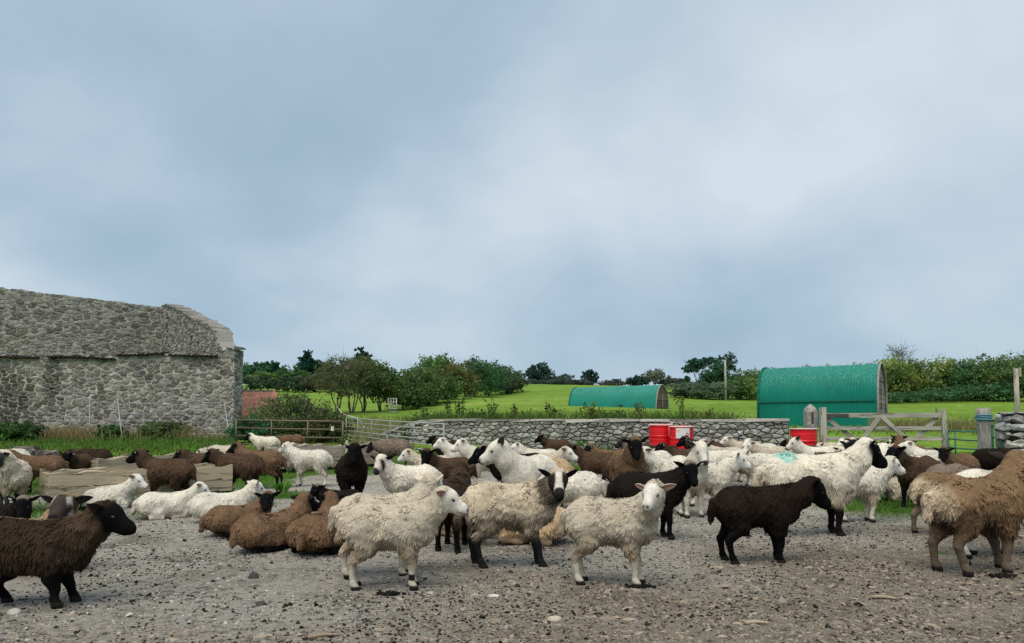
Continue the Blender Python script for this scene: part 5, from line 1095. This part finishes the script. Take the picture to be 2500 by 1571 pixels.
    if coat == 'tanmark': f = sst(.020 - abs(hl_[:, 0] - .03) * .45 - abs(abs(hl_[:, 1]) - .040) * 1.1, 0, .008)[:, None]; fc = fc * (1 - f) + np.array(c['patches']) * f
    elif 'patches' in c: f = np.maximum(sst(.026 - abs(hl_[:, 0] - .055) * .7 - abs(abs(hl_[:, 1]) - .045) * .7, 0, .01), sst(hl_[:, 0], .125, .14))[:, None]; fc = fc * (1 - f) + np.array(c['patches']) * f
    for sd in (1, -1):
        f = (sst(.024 - np.sqrt((hl_[:, 0] - .056) ** 2 + (hl_[:, 1] - .042 * sd) ** 2 + (hl_[:, 2] - .010) ** 2), 0, .012) * .55)[:, None]; fc = fc * (1 - f) + fc * .42 * f
    nd = np.sqrt((hl_[:, 0] - .174) ** 2 + (hl_[:, 1] * .85) ** 2 + (hl_[:, 2] + .014) ** 2); f = (sst(.034 - nd, 0, .012) if coat not in ('cream', 'white', 'buff') else np.maximum(sst(.015 - np.sqrt((hl_[:, 0] - .172) ** 2 + (abs(hl_[:, 1]) - .015) ** 2 + (hl_[:, 2] + .010) ** 2), 0, .006), .35 * sst(.030 - nd, 0, .012)))[:, None]; fc = fc * (1 - f) + np.array(c['nose']) * f
    f = (sst(.0065 - abs(hl_[:, 2] + .044 + .1 * (.15 - hl_[:, 0])), 0, .004) * (hl_[:, 0] > .105) * .75)[:, None]; fc = fc * (1 - f) + np.array(c['nose']) * f
    col = col * (1 - face[:, None]) + fc * face[:, None]; col = col * (1 - leg[:, None]) + np.array(c['leg']) * leg[:, None]
    if not lying: f = sst(.040 - V[:, 2], 0, .012)[:, None]; col = col * (1 - f) + np.array([.022, .018, .016]) * f
    if footmark: f = ((V[:, 0] > .05) & (V[:, 0] < .3) & (V[:, 1] < 0) & (V[:, 2] > .068) & (V[:, 2] < .105))[:, None]; col = np.where(f, np.array([.012, .011, .011]), col); wool = wool * (1 - f[:, 0])
    x = gx(px, D); z = yz(x, D) if D < 19 else gz(x, D)
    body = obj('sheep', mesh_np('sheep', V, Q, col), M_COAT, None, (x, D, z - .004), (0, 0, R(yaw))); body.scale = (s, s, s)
    tag(body, label, 'sheep', 'flock of sheep in the farmyard')
    # fleece: locks of wool growing from the skin
    nl_ = 8000 if mid_l else (9800, 4200, 1500)[lvl]; A = np.linalg.norm(fn, axis=1) * .5; wq = wool[Q].mean(1); hq = ishead[Q].mean(1)
    p = A * np.clip(wq, 0, 1); p[wq < .25] = 0; p = p * (1 + .8 * hq); p /= p.sum(); k = r.choice(len(Q), nl_, p=p); u, v = r.uniform(0, 1, (2, nl_, 1))
    q = V[Q[k]]; B = (q[:, 0] * (1 - u) + q[:, 1] * u) * (1 - v) + (q[:, 3] * (1 - u) + q[:, 2] * u) * v; cc = col[Q[k]].mean(1); Nk = Nn[Q[k, 0]]; wk = wq[k]; hk = hq[k]
    g = np.array([-.42, 0, -1.0]); T = g - (Nk @ g)[:, None] * Nk
    flow = np.stack([waves(B, .15, seed + 20), waves(B, .15, seed + 21), waves(B, .15, seed + 22)], 1)
    d = Nk * (.30, .24, .20)[lvl] + T * .95 + flow * .36 + r.normal(0, .16, (nl_, 3)); d += Nk * np.maximum(0, .16 - (d * Nk).sum(1))[:, None]; d /= np.linalg.norm(d, axis=1, keepdims=True)
    L = (.028 if mid_l else (.026, .031, .038)[lvl]) * wl * r.uniform(.65, 1.35, nl_) * (.35 + .65 * wk) * (1 - .45 * hk * (not woolhead)) * (1 + .30 * sst(zb - .05 - B[:, 2], 0, .12) * (not lying)) * (1 - .35 * sst(Nk[:, 2], .5, .95)) * np.where(B[:, 2] < (.09 if lying else .21), .45, 1)
    rad = (.0055 if mid_l else (.0049, .0075, .0115)[lvl]) * r.uniform(.7, 1.3, nl_)
    sv = np.cross(d, Nk); sv /= np.linalg.norm(sv, axis=1, keepdims=True) + 1e-6; nv_ = np.cross(sv, d)
    curl = sv * (L * r.normal(0, .16, nl_))[:, None]; B = B - Nk * .004
    ring = np.stack([-sv, nv_ * .8, sv], 1)
    mid_ = B + d * (L * .55)[:, None] + curl; tip = B + d * L[:, None] - curl * .6 + np.array([0, 0, -1.0]) * (L * .15)[:, None]
    if lvl < 2:                        # locks lean together into matted staples with partings between
        nc = nl_ // (16 if lvl == 0 or mid_l else 9); Bc = B[:nc]; kk = np.empty(nl_, int)
        for j0 in range(0, nl_, 2000): kk[j0:j0 + 2000] = ((B[j0:j0 + 2000, None, :] - Bc[None]) ** 2).sum(-1).argmin(1)
        pull = np.clip(r.normal(.55, .18, nl_), 0, .85)[:, None]; shift = (tip[kk] - tip) * pull; far_ = np.linalg.norm(shift, axis=1, keepdims=True); shift *= np.minimum(1, .016 / (far_ + 1e-6)); tip = tip + shift; mid_ = mid_ + shift * .4
    LV = np.concatenate([B[:, None] + ring * rad[:, None, None], mid_[:, None] + ring * (rad * .8)[:, None, None], tip[:, None]], 1)
    LV[..., 2] = np.maximum(LV[..., 2], .004)
    b7 = (np.arange(nl_) * 7)[:, None]
    FQ = np.concatenate([b7 + np.array([[i, i + 1, 4 + i, 3 + i]]) for i in range(2)]); FT = np.concatenate([b7 + np.array([[3 + i, 4 + i, 6]]) for i in range(2)])
    tipk = c.get('tip', 1.06); var = r.normal(1, .12, (nl_, 1)).clip(.6, 1.45) * (1 + .10 * waves(B, .06, seed + 30))[:, None]
    if lvl: LV = LV[:, [0, 1, 2, 6]]; b4 = (np.arange(nl_) * 4)[:, None]; FQ = np.zeros((0, 4), int); FT = np.concatenate([b4 + np.array([[0, 1, 3]]), b4 + np.array([[1, 2, 3]])])
    LC = np.repeat((cc * var)[:, None], 7, 1) * np.array([1, 1, 1, 1, 1, 1, tipk])[None, :, None]
    if tipk > 1.2: LC[:, 3:6] *= 1 + (tipk - 1) * .35
    if lvl: LC = LC[:, [0, 1, 2, 6]]
    fl = obj('fleece', mesh_np('fleece', LV.reshape(-1, 3), [FQ, FT], LC.reshape(-1, 3)), M_WOOL, body); tag(fl, kind='stuff')
    NTRI[0] += len(Q) * 2 + nl_ * 6
    # ears and eyes
    for sd in (1, -1):
        o = obj('ear', ear_mesh(coat), None, body); ear_up = r.uniform(-.12, .22) + (.35 if coat == 'ewe' else 0)
        xd = Rh @ np.array([-.30, .92 * sd, ear_up]); xd /= np.linalg.norm(xd); zd = Rh @ np.array([.85, .15 * sd, -.25]); zd -= xd * (zd @ xd); zd /= np.linalg.norm(zd); yd = np.cross(zd, xd); pos = hl(-.018, .040 * sd, .026)
        M = Matrix(((xd[0], yd[0], zd[0], pos[0]), (xd[1], yd[1], zd[1], pos[1]), (xd[2], yd[2], zd[2], pos[2]), (0, 0, 0, 1))); o.matrix_local = M @ Matrix.Scale(1.0 if coat != 'ewe' else 1.08, 4)
        if D < 16:
            o = obj('eye', eye_mesh(), None, body); pos = hl(.055, .0405 * sd, .010); o.matrix_local = Matrix.Translation(pos) @ Matrix(Rh.tolist()).to_4x4() @ Matrix.Diagonal((.0185, .010, .0100, 1))
        if tagc and (tagc[1] == sd or tagc[1] == 0):
            g_ = Geo(); w_ = .011; beam(g_, np.array((0., 0., 0.)), np.array((.030, 0., 0.)), .022, .004, col=tagc[0]); o = obj('ear_tag', g_.mesh('ear_tag'), M_PLASTIC, body); pos = hl(-.018, .040 * sd, .026) + xd * .042 + zd * .012
            o.matrix_local = Matrix(((xd[0], yd[0], zd[0], pos[0]), (xd[1], yd[1], zd[1], pos[1]), (xd[2], yd[2], zd[2], pos[2]), (0, 0, 0, 1)))
    return body
WT, YT = (.75, .75, .72), (.70, .48, .05)
FLOCK = [
 # foreground
 ('dark brown shaggy sheep cut off by the left edge, nearest on the left, facing right', 92, 4.15, 8, 'darkbrown', 1.0, 's', -8, 22, 34, K(low=.10, wl=1.6)),
 ('tan sheep with pale striped face looking out behind the dark sheep at left edge', 70, 5.15, 0, 'tanmark', 1.16, 'l', -78, 14, 56, K(tagc=None)),
 ('black sheep head with white ear tag lying low beside the trough end at left', 10, 6.8, -15, 'black', .95, 'l', -50, 35, 30, K(tagc=(WT, -1))),
 ('cream sheep standing in profile, nearest of the white ones, black mark on its foot', 958, 4.62, 3, 'cream', .90, 's', -6, 24, 40, K(footmark=True)),
 ('white sheep mostly hidden behind the profile cream sheep, yellow ear tag', 936, 5.02, 5, 'cream', .96, 's', 48, 30, 44, K(tagc=(YT, 1))),
 ('cream sheep with black and white badger face staring at the camera', 1247, 5.32, 3, 'badger', 1.03, 's', -94, 30, 36, K(stretch=1.06, wl=1.15)),
 ('cream sheep with fluffy white head turned to look left, front centre', 1494, 4.72, -14, 'cream', .94, 's', -104, 20, 44, K(woolhead=True)),
 ('dark chocolate sheep standing in full profile facing right', 1846, 5.48, 2, 'dark', 1.02, 's', -4, 42, 22, K(low=.02)),
 ('brown tan sheep with pale rump walking away at the right edge', 2380, 5.12, 10, 'tan', 1.16, 's', 38, 12, 50, K(step=.8)),
 ('white legged sheep half hidden behind the walking tan sheep', 2432, 5.75, 4, 'white', 1.15, 's', 10, 30, 30, K(step=-1.0)),
 # lying brown group
 ('black faced brown sheep lying, leftmost of the three resting brown ones', 584, 6.82, 38, 'rust', .88, 'l', -118, 25, 45, K()),
 ('brown sheep lying with its back to the camera, middle of the resting three', 668, 6.06, 48, 'rust', .95, 'l', 12, 15, 50, K(wl=1.15)),
 ('brown sheep lying with head turned left, rightmost of the resting three', 788, 5.9, 78, 'rust', .95, 'l', 62, 20, 52, K(wl=1.15)),
 ('fawn curly sheep lying behind the legs of the badger faced sheep', 1300, 6.3, 178, 'buff', 1.0, 'l', 30, 50, 5, K(wl=1.2)),
 ('brown fleeced sheep lying half hidden right of the profile cream sheep', 1135, 6.75, 150, 'buff', .95, 'l', 20, 50, 5, K(wl=1.1)),
 # white lying
 ('white sheep lying with head raised below the left trough', 270, 8.95, 6, 'white', .93, 'l', -6, 26, 48, K()),
 ('white sheep lying with pink ears, left of two resting side by side', 412, 8.1, 14, 'white', .90, 'l', 5, 32, 38, K()),
 ('white sheep lying with face turned away, right of two resting side by side', 545, 7.72, 12, 'white', .93, 'l', 30, 28, 44, K()),
 # left edge
 ('grey faced shaggy sheep looking left beside the trough end', 38, 8.75, -48, 'greyface', 1.05, 's', -95, 22, 42, K(wl=1.3)),
 ('brown sheep with dark ears behind the grey faced sheep', 104, 11.0, 205, 'rust', 1.0, 's', 0, 30, 30, K(tagc=(WT, 1))),
 ('white sheep grazing at the far left edge below the barn', 22, 12.2, 182, 'white', 1.08, 'g', 0, 0, 0, K()),
 ('cream sheep rump at the left edge behind the grey faced sheep', -12, 10.2, 160, 'cream', 1.0, 's', 0, 30, 30, K()),
 ('black faced brown sheep peering over the left trough at the camera', 196, 11.6, -84, 'brown', .98, 's', 0, 32, 22, K(tagc=(WT, 1))),
 ('brown sheep back showing behind the left trough', 232, 13.6, 172, 'darkbrown', 1.0, 's', 0, 40, 5, K()),
 # at the troughs
 ('brown sheep with pale poll resting its black chin over the left trough', 412, 9.35, 178, 'brown', 1.02, 's', -4, 18, 40, K(tagc=(WT, 1), wl=1.15)),
 ('brown sheep with pale woolly poll eating at the trough, second brown from left', 512, 10.7, 176, 'brown', 1.03, 's', 0, 28, 26, K(tagc=(WT, 1))),
 ('brown sheep with dark head standing nearest at the trough beside green dock', 586, 10.35, 170, 'brown', 1.05, 's', 0, 32, 24, K(tagc=(WT, 1), wl=1.1)),
 ('brown sheep with black head raised over the far trough', 640, 11.9, 178, 'rust', 1.08, 's', 0, 22, 40, K()),
 ('white sheep back behind the brown sheep at the trough', 548, 14.3, 180, 'cream', 1.05, 's', 0, 50, -10, K()),
 ('white sheep standing at the far trough, head turned away', 757, 12.2, 182, 'white', 1.05, 's', -25, 20, 40, K()),
 ('shaggy grey brown sheep leaning into the far trough end', 962, 16.4, 181, 'grey', 1.12, 's', 0, 45, -5, K(wl=1.35)),
 ('white sheep with black head standing before the rusty gate', 650, 19.2, 181, 'blackface', 1.05, 's', 0, 20, 30, K()),
 ('brown sheep rump before the rusty gate', 712, 20.2, 182, 'rust', 1.05, 'g', 0, 0, 0, K()),
 # middle
 ('black faced dark sheep facing the camera left of the badger marked sheep', 862, 9.1, -72, 'dark', 1.12, 's', -12, 34, 46, K(tagc=(WT, -1))),
 ('small black sheep lying at the feet of the black faced sheep', 838, 8.7, 195, 'black', .80, 'l', 40, 30, 35, K()),
 ('white sheep with black eye patches and dark ears looking left at camera', 1004, 8.0, 204, 'badgerlight', 1.0, 's', 52, 30, 40, K()),
 ('black faced brown sheep with rusty poll beside the badger marked sheep', 1098, 9.8, 204, 'brown', 1.03, 's', 58, 38, 40, K(tagc=(WT, -1))),
 ('dark brown sheep seen from behind between the cream sheep', 1106, 6.15, 84, 'darkbrown', 1.0, 's', -6, 25, 38, K()),
 ('white sheep with short wool in front of the silver gate looking left', 1128, 13.8, 182, 'white', 1.08, 's', 4, 24, 48, K(wl=.6)),
 ('white sheep with raised head right of the silver gate looking left', 1185, 11.6, 198, 'white', 1.12, 's', -14, 24, 52, K(wl=.6)),
 ('dark sheep head peeping out behind the two short wooled white sheep', 1092, 17.2, 205, 'darkbrown', 1.0, 's', 0, 25, 40, K()),
 ('black sheep head poking left from behind the big white ewe', 1268, 9.2, 184, 'black', 1.18, 's', 0, 30, 28, K()),
 ('big white ewe with long nose and dark upright ears looking left', 1292, 7.5, 236, 'ewe', 1.24, 's', -44, 26, 44, K(wl=.55)),
 ('fawn brown sheep back right of the big white ewe', 1330, 9.0, 205, 'buff', 1.06, 's', 10, 40, -5, K()),
 ('white sheep in the middle of the flock with its head to the left', 1318, 12.8, 182, 'white', 1.05, 's', 0, 28, 36, K()),
 ('cream sheep face looking right beside the badger faced sheep ear', 1312, 10.2, -6, 'cream', 1.05, 's', -8, 25, 34, K()),
 ('dark brown sheep standing against the middle of the stone wall', 1358, 17.4, 186, 'brown', 1.0, 's', 0, 22, 40, K()),
 ('white sheep grazing right behind the badger faced head', 1385, 7.2, 178, 'white', 1.0, 'g', 0, 0, 0, K()),
 ('brown sheep seen half from behind looking left near the green weeds', 1462, 11.2, 148, 'brown', 1.06, 's', 26, 26, 36, K(tagc=(WT, -1))),
 ('brown sheep behind the large dark headed sheep', 1492, 13.2, 178, 'rust', 1.0, 's', 0, 26, 32, K(tagc=(WT, 1))),
 ('large black headed brown sheep standing square to the camera', 1532, 9.2, -86, 'rust', 1.22, 's', -4, 38, 46, K(wl=1.1)),
 ('woolly necked white sheep looking left before the red drums', 1638, 9.25, 198, 'white', 1.05, 's', -8, 22, 46, K(wl=1.2)),
 ('white ewe with grey ears staring straight at the camera', 1674, 8.3, -78, 'ewe', 1.16, 's', -8, 36, 52, K(wl=.7)),
 ('black woolly sheep with pale curly poll behind the front cream sheep', 1584, 6.62, 6, 'black', 1.02, 's', -92, 34, 36, K(tagc=(WT, 1))),
 ('white sheep with a green paint mark on its rump', 1744, 11.0, 2, 'white', 1.12, 's', 0, 40, 10, K(mark=(-.26, 0, .07, .07), wl=.8)),
 ('dark sheep with white ear tag just below the red drums', 1722, 14.6, 184, 'brown', 1.12, 's', 0, 28, 36, K(tagc=(WT, 1))),
 ('white sheep with dark ears below the right hand red drum', 1742, 13.6, 160, 'blackface', 1.0, 's', 20, 30, 40, K()),
 ('white sheep in profile against the stone wall between the drums', 1822, 15.2, 181, 'cream', 1.10, 's', 0, 20, 38, K(wl=.7)),
 ('cream sheep back below the white sheep at the wall', 1790, 12.4, 182, 'cream', 1.0, 's', 0, 45, 0, K()),
 ('white pink eared sheep facing right behind the dark chocolate sheep', 1716, 8.3, -3, 'white', 1.02, 's', 4, 26, 42, K(wl=1.1)),
 ('large white ewe with black face and turquoise marked back', 1978, 6.82, 2, 'blackface', 1.30, 's', 4, 32, 36, K(mark=(-.21, 0, .075, .045), stretch=1.16, wl=1.15)),
 ('white lamb facing right under the chin of the black faced ewe', 2088, 7.75, 8, 'white', 1.0, 's', -4, 26, 36, K(wl=1.1)),
 # right rear
 ('white ewe with dark ear looking left before the plain red drum', 1990, 12.6, 192, 'ewe', 1.12, 's', -6, 28, 46, K(wl=.6)),
 ('brown sheep behind the white ewe at the plain red drum', 1962, 15.2, 150, 'brown', .98, 's', 0, 30, 38, K()),
 ('leftmost of three black faced sheep huddled below the wooden gate', 2036, 14.2, -82, 'blackface', 1.0, 's', 6, 34, 38, K()),
 ('middle one of three black faced sheep huddled below the wooden gate', 2064, 14.6, -96, 'blackface', 1.06, 's', 0, 36, 42, K()),
 ('rightmost of three black faced sheep huddled below the wooden gate', 2092, 13.9, -80, 'blackface', .98, 's', 8, 36, 34, K()),
 ('white sheep with a black eye patch low behind the turquoise marked ewe', 2012, 12.9, -60, 'badgerlight', .95, 's', -30, 34, 30, K()),
 ('white sheep back directly under the gate brace, left', 2046, 16.2, 184, 'cream', 1.02, 's', 0, 40, 5, K()),
 ('white sheep back directly under the gate brace, right', 2092, 15.9, 200, 'white', 1.05, 's', 0, 30, 30, K()),
 ('small dark headed sheep looking over the flock below the gate', 2140, 15.6, -60, 'blackface', 1.0, 's', 20, 26, 44, K()),
 ('white sheep with black head facing right behind the black faced ewe', 2146, 12.6, 4, 'blackface', 1.08, 's', 0, 34, 30, K()),
 ('white sheep with a pink ear tucked behind the black faced ewe', 2132, 9.9, 50, 'white', 1.10, 's', -20, 30, 40, K()),
 ('brown sheep seen from behind below the right half of the gate', 2221, 12.7, 94, 'rust', 1.14, 's', 0, 16, 56, K()),
 ('dark brown sheep with black legs standing sideways right of the lamb', 2236, 9.25, 206, 'brown', 1.10, 's', -10, 24, 42, K(wl=1.15)),
 ('white sheep standing between the two brown ones near the right of the gate', 2272, 12.1, 118, 'white', 1.06, 's', 40, 20, 46, K()),
 ('brown sheep with black face looking left before the green hurdle', 2334, 11.0, 202, 'rust', 1.02, 's', 36, 30, 38, K()),
 ('grey sheep rump rising behind the walking tan sheep', 2312, 8.3, 30, 'grey', 1.0, 's', 0, 50, -10, K(wl=.8)),
 ('fawn sheep lying behind the dark brown sheep legs', 2212, 9.95, 184, 'cream', 1.0, 'l', 0, 40, 10, K(wl=1.2)),
 ('brown backed sheep just behind the walking tan sheep', 2300, 6.9, 16, 'tan', 1.0, 's', 0, 55, -15, K()),
 ('cream sheep looking over the backs just left of the red drums', 1592, 13.4, 210, 'cream', 1.0, 's', 20, 26, 44, K()),
 ('dark brown sheep wedged in front of the leftmost red drum', 1615, 13.9, 176, 'darkbrown', 1.05, 's', 0, 26, 40, K()),
 ('brown sheep in front of the labelled red drum', 1668, 12.9, 188, 'brown', 1.04, 's', 0, 30, 34, K(tagc=(WT, 1))),
 ('cream sheep head up before the bare wall right of the drums', 1768, 13.1, 160, 'cream', 1.06, 's', 30, 24, 46, K()),
 ('white sheep right of the wall foot near the plain drum', 1862, 15.2, 200, 'white', 1.02, 's', 10, 26, 38, K()),
 ('dark headed sheep between white backs left of the plain drum', 1916, 14.0, -70, 'blackface', 1.0, 's', 0, 32, 38, K()),
 ('brown sheep back showing behind the black faced ewe', 2062, 11.6, 182, 'rust', 1.02, 's', 0, 40, 6, K()),
 ('white sheep low in the crowd right of the black faced ewe head', 2240, 10.9, 172, 'white', 1.0, 's', 0, 36, 14, K()),
 ('cream sheep facing left right behind the badger marked sheep', 1060, 11.0, 188, 'cream', 1.0, 's', 0, 28, 34, K()),
 ('white sheep back between the big dark headed sheep and the white ewe', 1590, 12.3, 186, 'white', 1.02, 's', 0, 38, 10, K()),
 ('cream sheep half hidden left of the plain red drum', 1882, 13.6, 176, 'cream', 1.04, 's', 10, 30, 36, K()),
 ('white sheep rump behind the turquoise marked ewe', 1880, 10.9, 170, 'white', 1.06, 's', 0, 40, 0, K()),
 ('brown sheep between the white sheep below the wooden gate', 2185, 14.4, 200, 'brown', 1.0, 's', 20, 28, 36, K()),
 ('white sheep far back below the latch end of the wooden gate', 2196, 13.4, 188, 'white', 1.0, 's', 0, 26, 36, K()),
 ('cream sheep back between the short wooled white sheep and the wall', 1250, 15.0, 178, 'cream', 1.0, 's', 0, 40, 8, K()),
 ('grey sheep far back before the stone wall, left of the drums', 1560, 15.6, 190, 'grey', 1.0, 's', 0, 28, 34, K()),
 ('dark sheep grazing against the right wall stub below the round post', 2420, 11.6, 108, 'dark', 1.14, 'g', 0, 0, 0, K()),
]
for i_, (lb, px, D, yaw, coat, s, pose, hy, hp, el, kw) in enumerate(FLOCK):
    sheep(lb, px, D, yaw, coat, s, pose, hy, hp, el, seed=i_ * 13, **kw)

bpy.context.view_layer.update()
